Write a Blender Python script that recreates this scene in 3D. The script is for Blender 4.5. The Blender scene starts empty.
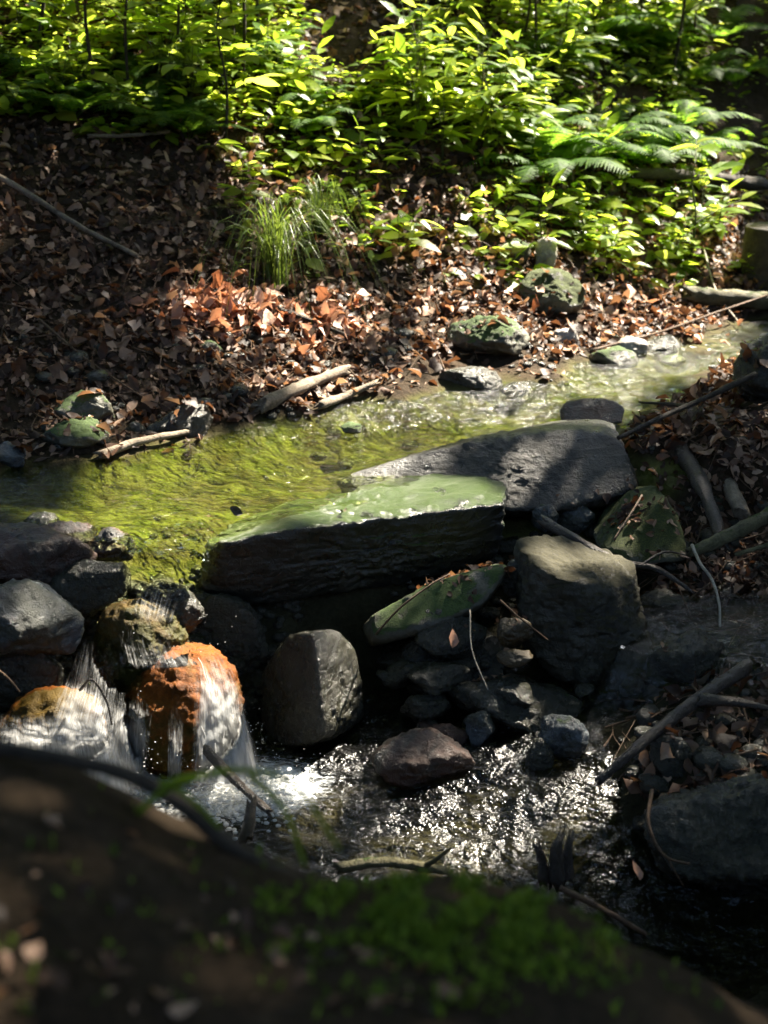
import bpy, bmesh, math, random
import numpy as np
from mathutils import Vector, Matrix
from mathutils.bvhtree import BVHTree

random.seed(7)
R = np.random.default_rng(11)
S = bpy.context.scene
COL = S.collection

# ------------------------------------------------------------------ camera
PITCH = math.radians(20); FPX = 1422.0; CAM = np.array([0.0, 0.0, 1.8])
cam = bpy.data.cameras.new("camera")
cam.sensor_fit = 'VERTICAL'; cam.sensor_height = 36.0; cam.lens = 50.0
cam.clip_start = 0.05; cam.clip_end = 500
cam.dof.use_dof = True; cam.dof.focus_distance = 5.2; cam.dof.aperture_fstop = 2.8
camo = bpy.data.objects.new("camera", cam); COL.objects.link(camo)
camo.location = CAM; camo.rotation_euler = (math.radians(90) - PITCH, 0, 0)
S.camera = camo

# ------------------------------------------------------------------ light
SUN_AZ = math.radians(44); SUN_EL = math.radians(50)   # azimuth to the right of straight ahead
L = np.array([math.sin(SUN_AZ) * math.cos(SUN_EL), math.cos(SUN_AZ) * math.cos(SUN_EL), math.sin(SUN_EL)])
w = bpy.data.worlds.new("World"); S.world = w; w.use_nodes = True
nt = w.node_tree; nt.nodes.clear()
sky = nt.nodes.new('ShaderNodeTexSky'); sky.sky_type = 'NISHITA'; sky.sun_disc = False
sky.sun_elevation = SUN_EL; sky.sun_rotation = SUN_AZ
bg = nt.nodes.new('ShaderNodeBackground'); bg.inputs[1].default_value = 0.062
wo = nt.nodes.new('ShaderNodeOutputWorld')
nt.links.new(sky.outputs[0], bg.inputs[0]); nt.links.new(bg.outputs[0], wo.inputs[0])
sun = bpy.data.lights.new("sun", 'SUN'); sun.energy = 5.0; sun.angle = math.radians(0.5); sun.color = (1.0, 0.91, 0.76)
suno = bpy.data.objects.new("sun", sun); COL.objects.link(suno)
suno.rotation_euler = Vector(L).to_track_quat('Z', 'Y').to_euler(); suno.location = (6, 6, 14)
S.view_settings.view_transform = 'Standard'; S.view_settings.look = 'None'
S.view_settings.exposure = 3.15; S.view_settings.gamma = 1.0
S.view_settings.use_curve_mapping = False
cy = S.cycles
cy.max_bounces = 8; cy.diffuse_bounces = 4; cy.glossy_bounces = 3; cy.transmission_bounces = 4
cy.transparent_max_bounces = 10; cy.caustics_reflective = False; cy.caustics_refractive = False
cy.sample_clamp_indirect = 4.0; cy.use_denoising = True

# ------------------------------------------------------------------ picture point -> world point
def ray(px, py):
    u = (px - 384) / FPX; v = (512 - py) / FPX
    return np.array([u, math.cos(PITCH) + v * math.sin(PITCH), -math.sin(PITCH) + v * math.cos(PITCH)])
def pz(px, py, z):
    d = ray(px, py); return CAM + d * ((z - CAM[2]) / d[2])
def pY(px, py, y):
    d = ray(px, py); return CAM + d * (y / d[1])
def to_px(p):
    p = np.asarray(p, float) - CAM
    f = p[..., 1] * math.cos(PITCH) - p[..., 2] * math.sin(PITCH)
    u = p[..., 1] * math.sin(PITCH) + p[..., 2] * math.cos(PITCH)
    return 384 + FPX * p[..., 0] / f, 512 - FPX * u / f

# ------------------------------------------------------------------ noise
_perm = np.random.default_rng(3).permutation(256); _perm = np.concatenate([_perm, _perm, _perm])
_g = np.random.default_rng(4).normal(size=(256, 3)); _g /= np.linalg.norm(_g, axis=1)[:, None]
def perlin(p):
    p = np.asarray(p, float); i = np.floor(p).astype(int); f = p - i; i &= 255
    u = f * f * f * (f * (f * 6 - 15) + 10); out = 0
    for dx in (0, 1):
        for dy in (0, 1):
            for dz in (0, 1):
                h = _perm[_perm[_perm[i[:, 0] + dx] + i[:, 1] + dy] + i[:, 2] + dz]
                d = f - np.array([dx, dy, dz]); g = (_g[h] * d).sum(1)
                wx = u[:, 0] if dx else 1 - u[:, 0]; wy = u[:, 1] if dy else 1 - u[:, 1]; wz = u[:, 2] if dz else 1 - u[:, 2]
                out = out + g * wx * wy * wz
    return out
def fbm(p, octv=4, gain=.5, lac=2.03):
    p = np.asarray(p, float); a, s = 1.0, 0
    for k in range(octv):
        s = s + a * perlin(p + 17.3 * k); p = p * lac; a *= gain
    return s

# ------------------------------------------------------------------ materials
def mat(name):
    m = bpy.data.materials.new(name); m.use_nodes = True; t = m.node_tree; t.nodes.clear()
    out = t.nodes.new('ShaderNodeOutputMaterial')
    return m, t, out
def nd(t, typ, ins=None, **kw):
    n = t.nodes.new(typ)
    for k, v in kw.items(): setattr(n, k, v)
    for k, v in (ins or {}).items():
        s = n.inputs[k]
        if hasattr(v, 'is_output') or isinstance(v, bpy.types.NodeSocket): t.links.new(v, s)
        else: s.default_value = v
    return n
def ramp(t, fac, stops):
    n = t.nodes.new('ShaderNodeValToRGB'); t.links.new(fac, n.inputs[0])
    e = n.color_ramp.elements
    while len(e) < len(stops): e.new(0.5)
    for el, (p, c) in zip(e, stops):
        el.position = p; el.color = (*c, 1) if len(c) == 3 else c
    return n.outputs[0]
def noise(t, vec, scale, detail=6, rough=.6, dist=0):
    return nd(t, 'ShaderNodeTexNoise', {'Vector': vec, 'Scale': scale, 'Detail': detail, 'Roughness': rough, 'Distortion': dist}).outputs[0]
def mixc(t, fac, a, b):
    n = nd(t, 'ShaderNodeMix', data_type='RGBA')
    for s, v in ((n.inputs[0], fac), (n.inputs[6], a), (n.inputs[7], b)):
        if isinstance(v, bpy.types.NodeSocket): t.links.new(v, s)
        else: s.default_value = v if not isinstance(v, tuple) else (*v, 1)
    return n.outputs[2]
def math_(t, op, a, b=0.0, clamp=False):
    n = nd(t, 'ShaderNodeMath', operation=op); n.use_clamp = clamp
    for s, v in ((n.inputs[0], a), (n.inputs[1], b)):
        if isinstance(v, bpy.types.NodeSocket): t.links.new(v, s)
        else: s.default_value = v
    return n.outputs[0]
def smooth(t, val, a, b):
    return nd(t, 'ShaderNodeMapRange', {'Value': val, 'From Min': a, 'From Max': b}, interpolation_type='SMOOTHSTEP').outputs[0]

def rock_mat(name, dark, light, stain=None, stain_amt=.35, moss=0.0, mosscol=((.012, .03, .004), (.06, .1, .012)), rough=(.25, .6), bump=.5, scale=1.0, spec=.5, strata=0.0, mossrough=.85):
    m, t, out = mat(name)
    tc = nd(t, 'ShaderNodeTexCoord'); oi = nd(t, 'ShaderNodeObjectInfo')
    off = math_(t, 'MULTIPLY', oi.outputs['Random'], 37.0)
    vec = nd(t, 'ShaderNodeVectorMath', {0: tc.outputs['Object'], 1: off}, operation='ADD').outputs[0]
    n1 = noise(t, vec, 5 * scale, 8, .65, .4); n2 = noise(t, vec, 38 * scale, 6, .7); n3 = noise(t, vec, 160 * scale, 4, .7)
    mixv = math_(t, 'ADD', math_(t, 'MULTIPLY', n1, .6), math_(t, 'MULTIPLY', n2, .4))
    c = ramp(t, mixv, [(.36, dark), (.5, tuple((a + b) / 2 for a, b in zip(dark, light))), (.64, light)])
    if stain:
        n4 = noise(t, vec, 3.2 * scale, 7, .7, .8)
        c = mixc(t, smooth(t, n4, .62 - stain_amt * .5, .68 - stain_amt * .3), c, stain)
    vor = nd(t, 'ShaderNodeTexVoronoi', {'Vector': vec, 'Scale': 9 * scale, 'Randomness': 1.0}, feature='DISTANCE_TO_EDGE').outputs[0]
    crack = smooth(t, vor, 0.0, .035)
    h = math_(t, 'ADD', math_(t, 'MULTIPLY', n1, .5), math_(t, 'ADD', math_(t, 'MULTIPLY', n2, .28), math_(t, 'MULTIPLY', n3, .09)))
    h = math_(t, 'ADD', h, math_(t, 'MULTIPLY', crack, .025))
    if strata:
        mp = nd(t, 'ShaderNodeMapping', {'Vector': vec, 'Scale': (4, 4, 55), 'Rotation': (.25, .12, .3)})
        ns = noise(t, mp.outputs[0], 1.0, 5, .6, .6); h = math_(t, 'ADD', h, math_(t, 'MULTIPLY', ns, strata))
    rg = ramp(t, noise(t, vec, 14 * scale, 5, .6), [(.35, (rough[0],) * 3), (.65, (rough[1],) * 3)])
    if moss > 0:
        g = nd(t, 'ShaderNodeNewGeometry'); sx = nd(t, 'ShaderNodeSeparateXYZ', {0: g.outputs['Normal']})
        mn = noise(t, vec, 7 * scale, 8, .7, .3)
        f = math_(t, 'ADD', math_(t, 'MULTIPLY', sx.outputs[2], .32), mn)
        f = smooth(t, f, .98 - moss * .6, 1.08 - moss * .6)
        fine = noise(t, vec, 190, 3, .8)
        mc = ramp(t, fine, [(.35, mosscol[0]), (.68, mosscol[1])])
        c = mixc(t, f, c, mc)
        rg = mixc(t, f, rg, (mossrough,) * 3)
        h = math_(t, 'ADD', h, math_(t, 'MULTIPLY', math_(t, 'MULTIPLY', f, fine), .5))
    bp = nd(t, 'ShaderNodeBump', {'Strength': bump, 'Distance': .05, 'Height': h})
    p = nd(t, 'ShaderNodeBsdfPrincipled', {'Base Color': c, 'Roughness': rg, 'Normal': bp.outputs[0], 'Specular IOR Level': spec})
    t.links.new(p.outputs[0], out.inputs[0])
    return m

def leaf_mat(name, stops, tstops, trans=.45, rough=.4, spec=.4, vein=True):
    m, t, out = mat(name)
    g = nd(t, 'ShaderNodeNewGeometry'); rnd = g.outputs['Random Per Island']
    tc = nd(t, 'ShaderNodeTexCoord')
    n = noise(t, tc.outputs['Object'], 45, 4, .6)
    v = math_(t, 'ADD', math_(t, 'MULTIPLY', rnd, .86), math_(t, 'MULTIPLY', n, .16), True)
    c = ramp(t, v, stops); c2 = ramp(t, v, tstops)
    bp = nd(t, 'ShaderNodeBump', {'Strength': .35, 'Distance': .01, 'Height': n})
    p = nd(t, 'ShaderNodeBsdfPrincipled', {'Base Color': c, 'Roughness': rough, 'Specular IOR Level': spec, 'Normal': bp.outputs[0]})
    tr = nd(t, 'ShaderNodeBsdfTranslucent', {'Color': c2, 'Normal': bp.outputs[0]})
    mx = nd(t, 'ShaderNodeMixShader', {0: trans, 1: p.outputs[0], 2: tr.outputs[0]})
    t.links.new(mx.outputs[0], out.inputs[0])
    return m

def bark_mat(name, dark, light, moss=0.0, rough=.8, spec=.3):
    return rock_mat(name, dark, light, moss=moss, rough=(rough - .25, rough), bump=.8, scale=2.2, spec=spec, strata=0)

M = {}
M['grey'] = rock_mat('wet_grey_stone', (.004, .0038, .0027), (.016, .015, .011), stain=(.035, .03, .02), rough=(.25, .6), strata=.14, bump=.8)
M['slate'] = rock_mat('dark_slate_stone', (.007, .0068, .004), (.036, .034, .021), rough=(.12, .42), strata=.14, moss=.16, bump=1.0)
M['algae_sheen'] = rock_mat('algae_sheen_stone', (.004, .0045, .003), (.02, .021, .016), rough=(.18, .45), bump=.7, spec=.6, moss=.6, mosscol=((.014, .030, .003), (.055, .088, .012)), mossrough=.3)  # top green mixes algal growth with painted foliage sheen; dark front carries its shade
M['blue'] = rock_mat('blue_grey_stone', (.008, .010, .012), (.075, .088, .098), stain=(.02, .022, .014), rough=(.18, .5), bump=.8, strata=.08, moss=.2)
M['brown'] = rock_mat('red_brown_stone', (.010, .0045, .0025), (.06, .024, .012), stain=(.010, .010, .007), rough=(.25, .6), bump=.8)
M['orange'] = rock_mat('orange_algae_stone', (.022, .0065, .001), (.19, .056, .004), stain=(.05, .03, .003), rough=(.4, .7), spec=.12, bump=.7)
M['golden'] = rock_mat('golden_algae_stone', (.010, .007, .0015), (.075, .046, .008), stain=(.03, .028, .004), rough=(.35, .65), spec=.15, bump=.7)
M['ochre'] = rock_mat('ochre_stone', (.009, .007, .003), (.065, .042, .013), rough=(.3, .6), bump=.7)
M['mossy'] = rock_mat('mossy_stone', (.012, .012, .008), (.08, .076, .05), moss=.55, rough=(.35, .7), bump=.6)
M['mossier'] = rock_mat('thickly_mossed_stone', (.012, .013, .007), (.10, .10, .06), moss=.72, mosscol=((.008, .016, .002), (.075, .095, .010)), rough=(.4, .8), bump=.7)
M['goldmoss'] = rock_mat('golden_moss_stone', (.006, .0052, .002), (.045, .039, .022), moss=.6, mosscol=((.007, .0062, .001), (.042, .035, .004)), rough=(.3, .7), bump=.7)
M['pale'] = rock_mat('pale_stone', (.09, .08, .07), (.34, .31, .27), rough=(.35, .7), bump=.6)
M['bark'] = bark_mat('dark_bark', (.012, .009, .006), (.06, .045, .03), moss=.1)
M['rotten'] = bark_mat('weathered_pale_wood', (.06, .045, .03), (.3, .24, .17))
M['greenwood'] = bark_mat('green_stained_wood', (.03, .03, .014), (.16, .14, .07), moss=.3)
M['wetwood'] = bark_mat('wet_dark_wood', (.012, .008, .005), (.05, .034, .022), rough=.5, spec=.6)
M['twig'] = bark_mat('brown_twig', (.04, .022, .012), (.15, .09, .05))
M['palewig'] = bark_mat('bleached_twig', (.18, .15, .11), (.45, .4, .32))
M['stem'] = bark_mat('dark_green_stem', (.02, .03, .008), (.07, .08, .02))
M['litter'] = leaf_mat('dead_leaves',
    [(0, (.014, .008, .005)), (.4, (.036, .019, .012)), (.6, (.085, .046, .028)), (.78, (.21, .125, .08)), (.92, (.40, .26, .175)), (1, (.48, .36, .28))],
    [(0, (.04, .014, .006)), (.5, (.2, .08, .03)), (1, (.42, .24, .12))], trans=.26, rough=.55, spec=.28)
M['redleaf'] = leaf_mat('russet_sunlit_leaf', [(0, (.14, .045, .022)), (.5, (.34, .16, .09)), (1, (.54, .39, .30))], [(0, (.35, .10, .03)), (1, (.5, .25, .13))], trans=.24)  # russet leaf; its paler tones also carry sunlight for the bright litter patches
M['foliage'] = leaf_mat('fresh_foliage',
    [(0, (.035, .08, .008)), (.5, (.09, .16, .012)), (1, (.2, .24, .03))],
    [(0, (.13, .27, .02)), (.5, (.40, .52, .03)), (1, (.62, .68, .09))], trans=.58, rough=.36, spec=.45)
M['fernleaf'] = leaf_mat('fern_foliage',
    [(0, (.025, .065, .008)), (1, (.06, .12, .015))], [(0, (.10, .24, .02)), (1, (.3, .46, .04))], trans=.55, rough=.6, spec=.2)
M['cover'] = leaf_mat('low_green_leaves',
    [(0, (.035, .075, .008)), (.5, (.10, .16, .012)), (1, (.2, .23, .03))],
    [(0, (.13, .27, .02)), (.5, (.42, .54, .035)), (1, (.66, .7, .1))], trans=.58, rough=.36, spec=.45)
M['canopy'] = leaf_mat('canopy_foliage',
    [(0, (.03, .06, .01)), (1, (.07, .12, .015))], [(0, (.06, .11, .01)), (1, (.12, .2, .012))], trans=.35)
M['grass'] = leaf_mat('fine_grass', [(0, (.03, .06, .01)), (1, (.08, .12, .02))], [(0, (.08, .14, .015)), (1, (.2, .26, .035))], trans=.4)
M['moss'] = leaf_mat('cushion_moss', [(0, (.03, .055, .006)), (.6, (.12, .18, .014)), (1, (.22, .27, .03))], [(0, (.06, .12, .008)), (1, (.2, .3, .02))], trans=.3, rough=.7, spec=.2)

def ground_mat():
    m, t, out = mat('forest_soil')
    g = nd(t, 'ShaderNodeNewGeometry'); v = g.outputs['Position']
    n1 = noise(t, v, 6, 8, .7); n2 = noise(t, v, 60, 6, .7)
    f = math_(t, 'ADD', math_(t, 'MULTIPLY', n1, .5), math_(t, 'MULTIPLY', n2, .5))
    soil = ramp(t, f, [(.35, (.012, .008, .005)), (.5, (.032, .022, .013)), (.66, (.07, .047, .028))])
    # stream bed: gravel, brown silt and algal green tinted with the foliage's reflection, only below the water level
    vor = nd(t, 'ShaderNodeTexVoronoi', {'Vector': v, 'Scale': 22.0}); vc = nd(t, 'ShaderNodeSeparateColor', {0: vor.outputs['Color']})
    peb = ramp(t, vc.outputs[0], [(0, (.05, .04, .02)), (.5, (.14, .11, .05)), (1, (.22, .18, .09))])
    alg_refl = ramp(t, noise(t, v, 5, 6, .65, .5), [(.36, (.022, .02, .004)), (.49, (.042, .058, .006)), (.64, (.105, .135, .013))])
    bed = mixc(t, .62, peb, alg_refl)
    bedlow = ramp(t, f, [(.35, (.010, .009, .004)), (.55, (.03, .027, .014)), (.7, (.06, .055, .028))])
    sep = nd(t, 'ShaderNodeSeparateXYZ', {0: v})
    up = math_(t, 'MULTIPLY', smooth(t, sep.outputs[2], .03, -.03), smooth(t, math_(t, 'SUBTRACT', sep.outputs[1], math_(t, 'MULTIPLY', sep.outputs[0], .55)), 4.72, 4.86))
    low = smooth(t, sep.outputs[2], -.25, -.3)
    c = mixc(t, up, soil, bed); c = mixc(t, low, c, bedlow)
    h = math_(t, 'ADD', f, math_(t, 'MULTIPLY', vor.outputs[0], -.25))
    bp = nd(t, 'ShaderNodeBump', {'Strength': .8, 'Distance': .05, 'Height': h})
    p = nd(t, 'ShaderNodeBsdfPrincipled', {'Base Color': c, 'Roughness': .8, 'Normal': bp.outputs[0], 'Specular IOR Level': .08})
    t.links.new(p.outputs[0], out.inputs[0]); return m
M['ground'] = ground_mat()

def water_mat(name, tint, rough, bscale, bstr, stretch=(1, 1, 1), foam=False):
    m, t, out = mat(name)
    g = nd(t, 'ShaderNodeNewGeometry')
    mp = nd(t, 'ShaderNodeMapping', {'Vector': g.outputs['Position'], 'Scale': stretch})
    n = noise(t, mp.outputs[0], bscale, 4, .55, .5); n2 = noise(t, mp.outputs[0], bscale * 4, 3, .5, .3)
    h = math_(t, 'ADD', n, math_(t, 'MULTIPLY', n2, .16))
    bp = nd(t, 'ShaderNodeBump', {'Strength': bstr, 'Distance': .04, 'Height': h})
    if not foam:
        rf = nd(t, 'ShaderNodeAttribute', attribute_name='foam').outputs['Fac']
        t.links.new(math_(t, 'ADD', bstr, math_(t, 'MULTIPLY', rf, 1.6)), bp.inputs['Strength']); rough = math_(t, 'ADD', rough, math_(t, 'MULTIPLY', rf, .13))
    fr = nd(t, 'ShaderNodeFresnel', {'IOR': 1.34, 'Normal': bp.outputs[0]})
    tr = nd(t, 'ShaderNodeBsdfTransparent', {'Color': (*tint, 1)})
    gl = nd(t, 'ShaderNodeBsdfGlossy', {'Color': (1, 1, 1, 1), 'Roughness': rough, 'Normal': bp.outputs[0]})
    mx = nd(t, 'ShaderNodeMixShader', {0: fr.outputs[0], 1: tr.outputs[0], 2: gl.outputs[0]})
    last = mx.outputs[0]
    if foam:
        at = nd(t, 'ShaderNodeAttribute', attribute_name='foam')
        mpf = nd(t, 'ShaderNodeMapping', {'Vector': g.outputs['Position'], 'Scale': (.7, 2.0, 1), 'Rotation': (0, 0, .35)}); fn = noise(t, mpf.outputs[0], 26, 7, .78, 1.2)
        ff = math_(t, 'ADD', at.outputs['Fac'], math_(t, 'MULTIPLY', math_(t, 'SUBTRACT', fn, .5), 1.6))
        ff = smooth(t, ff, .4, .95)
        wd = nd(t, 'ShaderNodeBsdfPrincipled', {'Base Color': (.55, .58, .6, 1), 'Roughness': .35, 'Normal': bp.outputs[0]})
        mx2 = nd(t, 'ShaderNodeMixShader', {0: ff, 1: last, 2: wd.outputs[0]}); last = mx2.outputs[0]
    t.links.new(last, out.inputs[0]); return m
M['pool'] = water_mat('pool_water', (.82, .88, .52), .06, 12, .75, (.8, 1.6, 1))
M['stream'] = water_mat('stream_water', (.75, .74, .6), .19, 11, 1.1, (1, 1.3, 1), foam=True)

def fall_mat():
    m, t, out = mat('falling_water')
    uv = nd(t, 'ShaderNodeUVMap', uv_map='UVMap')
    def streak(sx, sy, d=.5):
        mp = nd(t, 'ShaderNodeMapping', {'Vector': uv.outputs[0], 'Scale': (sx, sy, 1)})
        return noise(t, mp.outputs[0], 1.0, 4, .62, d)
    s = math_(t, 'ADD', math_(t, 'MULTIPLY', streak(70, 4.5), .45), math_(t, 'ADD', math_(t, 'MULTIPLY', streak(20, 3.0, .9), .35), math_(t, 'MULTIPLY', streak(150, 12, .3), .2)))
    fo = nd(t, 'ShaderNodeAttribute', attribute_name='foam').outputs['Fac']; ed = nd(t, 'ShaderNodeAttribute', attribute_name='edge').outputs['Fac']
    f = math_(t, 'ADD', s, math_(t, 'MULTIPLY', math_(t, 'SUBTRACT', fo, .5), .5))
    f = math_(t, 'MULTIPLY', smooth(t, f, .44, .74), ed)
    bp = nd(t, 'ShaderNodeBump', {'Strength': .7, 'Distance': .015, 'Height': s})
    pr = nd(t, 'ShaderNodeBsdfPrincipled', {'Base Color': (.5, .51, .51, 1), 'Roughness': .2, 'Normal': bp.outputs[0]})
    tl = nd(t, 'ShaderNodeBsdfTranslucent', {'Color': (.78, .78, .77, 1)})
    wh = nd(t, 'ShaderNodeMixShader', {0: .5, 1: pr.outputs[0], 2: tl.outputs[0]})
    tr = nd(t, 'ShaderNodeBsdfTransparent', {})
    mx = nd(t, 'ShaderNodeMixShader', {0: math_(t, 'MULTIPLY', f, .8), 1: tr.outputs[0], 2: wh.outputs[0]})
    t.links.new(mx.outputs[0], out.inputs[0]); return m
M['fall'] = fall_mat()
def white_mat():
    m, t, out = mat('white_water')
    pr = nd(t, 'ShaderNodeBsdfPrincipled', {'Base Color': (.8, .81, .8, 1), 'Roughness': .15})
    tl = nd(t, 'ShaderNodeBsdfTranslucent', {'Color': (.8, .8, .78, 1)})
    tr = nd(t, 'ShaderNodeBsdfTransparent', {})
    a = nd(t, 'ShaderNodeMixShader', {0: .45, 1: pr.outputs[0], 2: tl.outputs[0]})
    b = nd(t, 'ShaderNodeMixShader', {0: .5, 1: a.outputs[0], 2: tr.outputs[0]})
    t.links.new(b.outputs[0], out.inputs[0]); return m
M['white'] = white_mat()

# ------------------------------------------------------------------ object helpers
def mesh_obj(name, V, F, material, parent=None, smooth_=True, loc=None):
    V = np.asarray(V, float)
    if loc is not None: V = V - np.asarray(loc)
    me = bpy.data.meshes.new(name); me.from_pydata(V.tolist(), [], F if isinstance(F, list) else F.tolist()); me.update()
    if smooth_: me.polygons.foreach_set('use_smooth', [True] * len(me.polygons))
    me.materials.append(material)
    o = bpy.data.objects.new(name, me); COL.objects.link(o)
    if loc is not None: o.location = loc
    if parent: o.parent = parent
    return o
def tag(o, label, cat, group=None, kind=None):
    o['label'] = label; o['category'] = cat
    if group: o['group'] = group
    if kind: o['kind'] = kind
    return o
def setting(o, kind='structure', label=None):
    o['kind'] = kind
    if label: o['label'] = label
    return o
def empty(name, loc, rz=0.0, scale=1.0):
    o = bpy.data.objects.new(name, None); COL.objects.link(o); o.location = loc; o.rotation_euler = (0, 0, rz); o.scale = (scale,) * 3
    return o
def copy_tree(o, loc, rz, sc, tilt=(0, 0)):
    c = o.copy(); COL.objects.link(c); c.location = loc; c.rotation_euler = (tilt[0], tilt[1], rz); c.scale = (sc,) * 3
    for ch in list(o.children):
        k = ch.copy(); COL.objects.link(k); k.parent = c
    return c

class Geo:
    """Collects many small pieces of one surface as numpy arrays."""
    def __init__(s): s.V = []; s.F = []; s.n = 0
    def add(s, V, F):
        s.V.append(V); s.F += [[i + s.n for i in f] for f in F]; s.n += len(V)
    def batch(s, T, F, mats, locs):          # T template (k,3), mats (n,3,3), locs (n,3)
        W = np.einsum('nij,kj->nki', mats, T) + locs[:, None, :]
        k = len(T); n = len(locs)
        s.V.append(W.reshape(-1, 3))
        for a in range(n):
            b = s.n + a * k; s.F += [[i + b for i in f] for f in F]
        s.n += n * k
    def obj(s, name, m, parent=None, loc=None):
        return mesh_obj(name, np.concatenate(s.V), s.F, m, parent, loc=loc)

def leaf_template(length=1.0, width=.45, fold=.12, droop=.2, rows=(0, .22, .5, .78, 1), hw=(.02, .36, .5, .3, .0), wave=0.0):
    V = []; F = []
    for i, (t_, h) in enumerate(zip(rows, hw)):
        z = -droop * t_ * t_ * length
        x = h * width
        V += [(-x, t_ * length, z + fold * x + wave * math.sin(i * 2.1)), (0, t_ * length, z), (x, t_ * length, z + fold * x - wave * math.sin(i * 1.7))]
    for i in range(len(rows) - 1):
        a = i * 3
        F += [[a, a + 1, a + 4, a + 3], [a + 1, a + 2, a + 5, a + 4]]
    return np.array(V), F
LEAF, LEAF_F = leaf_template()
def frames(dirs, ups):
    """rotation matrices whose columns are (side, dir, normal)"""
    d = dirs / np.linalg.norm(dirs, axis=1)[:, None]
    s = np.cross(d, ups); s /= np.linalg.norm(s, axis=1)[:, None] + 1e-9
    n = np.cross(s, d)
    return np.stack([s, d, n], axis=2)
def randdir(n, r=None):
    r = r or R
    v = r.normal(size=(n, 3)); return v / np.linalg.norm(v, axis=1)[:, None]

def catmull(pts, n):
    P = np.asarray(pts, float); P = np.vstack([2 * P[0] - P[1], P, 2 * P[-1] - P[-2]]); m = len(P) - 3
    out = []
    for t_ in np.linspace(0, m - 1e-6, n):
        i = int(t_); f = t_ - i; a, b, c, d = P[i:i + 4]
        out.append(.5 * (2 * b + (c - a) * f + (2 * a - 5 * b + 4 * c - d) * f * f + (3 * b - a - 3 * c + d) * f ** 3))
    return np.array(out)
def tube(pts, r0, r1, sides=8, n=None, rough=0.0, seed=0, cap=True):
    n = n or max(6, len(pts) * 5)
    C = catmull(pts, n); T = np.gradient(C, axis=0); T /= np.linalg.norm(T, axis=1)[:, None]
    up = np.array([0, 0, 1.0]) if abs(T[0][2]) < .9 else np.array([1.0, 0, 0])
    V = []; s0 = np.cross(T[0], up); s0 /= np.linalg.norm(s0)
    ang = np.linspace(0, 2 * math.pi, sides, endpoint=False)
    for i in range(n):
        s0 = s0 - T[i] * (s0 @ T[i]); s0 /= np.linalg.norm(s0); b = np.cross(T[i], s0)
        r = r0 + (r1 - r0) * i / (n - 1)
        V.append(C[i] + r * (np.cos(ang)[:, None] * s0 + np.sin(ang)[:, None] * b))
    V = np.concatenate(V)
    if rough:
        ax = np.repeat(C, sides, axis=0); d = V - ax
        k = 1 + rough * fbm(V / max(r0 * 2.2, .012) + seed * 3.1, 3)
        an = np.tile(ang, n); ln = np.repeat(np.arange(n) / n, sides)
        k = k + rough * .9 * (np.abs(fbm(np.stack([np.cos(an) * 2.2, np.sin(an) * 2.2, ln * 5 + seed], 1), 3)) - .25)
        V = ax + d * k[:, None]
        if .01 < r0 < .1:                                        # snapped ends
            jag = np.random.default_rng(seed + 1).uniform(-1, 1.6, (2, sides)) * r0
            V[:sides] -= T[0] * jag[0][:, None]; V[-sides:] += T[-1] * jag[1][:, None]
    F = [[i * sides + j, i * sides + (j + 1) % sides, (i + 1) * sides + (j + 1) % sides, (i + 1) * sides + j] for i in range(n - 1) for j in range(sides)]
    if cap:
        V = np.vstack([V, C[0], C[-1]]); a, b = len(V) - 2, len(V) - 1
        F += [[(j + 1) % sides, j, a] for j in range(sides)] + [[(n - 1) * sides + j, (n - 1) * sides + (j + 1) % sides, b] for j in range(sides)]
    return V, F

# ------------------------------------------------------------------ terrain
ctrl = []
def cz(z, *pp):
    for p in pp: ctrl.append(pz(p[0], p[1], z))
def cY(*pp):
    for p in pp: ctrl.append(pY(*p))
def cw(*pp):
    for p in pp: ctrl.append(np.array(p, float))
far_edge = [(0, 470), (60, 465), (130, 450), (200, 437), (300, 412), (400, 398), (480, 385), (560, 378), (640, 365), (700, 350), (745, 345)]
cz(0.015, *far_edge)
cz(-.11, (20, 500), (100, 500), (200, 480), (300, 452), (400, 430), (500, 412), (600, 395), (680, 378), (300, 490), (200, 530))
cY((0, 430, 5.68), (150, 420, 6.02), (300, 385, 6.5), (450, 365, 6.95), (560, 350, 7.3), (650, 335, 7.75), (720, 325, 8.1),
   (0, 340, 6.25), (150, 340, 6.55), (300, 330, 7.0), (450, 320, 7.35), (560, 300, 7.8), (650, 290, 8.3), (740, 290, 8.5),
   (0, 220, 7.0), (150, 220, 7.3), (300, 220, 7.8), (450, 220, 8.1), (560, 220, 8.5), (650, 220, 9.0), (740, 240, 9.2),
   (0, 120, 7.8), (150, 120, 8.1), (300, 120, 8.6), (450, 120, 8.9), (560, 130, 9.4), (660, 150, 10), (750, 170, 10.2),
   (0, 0, 8.9), (150, 0, 9.2), (300, 0, 9.8), (450, 0, 10), (560, 0, 10.8), (660, 20, 11.8), (750, 20, 12))
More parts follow.
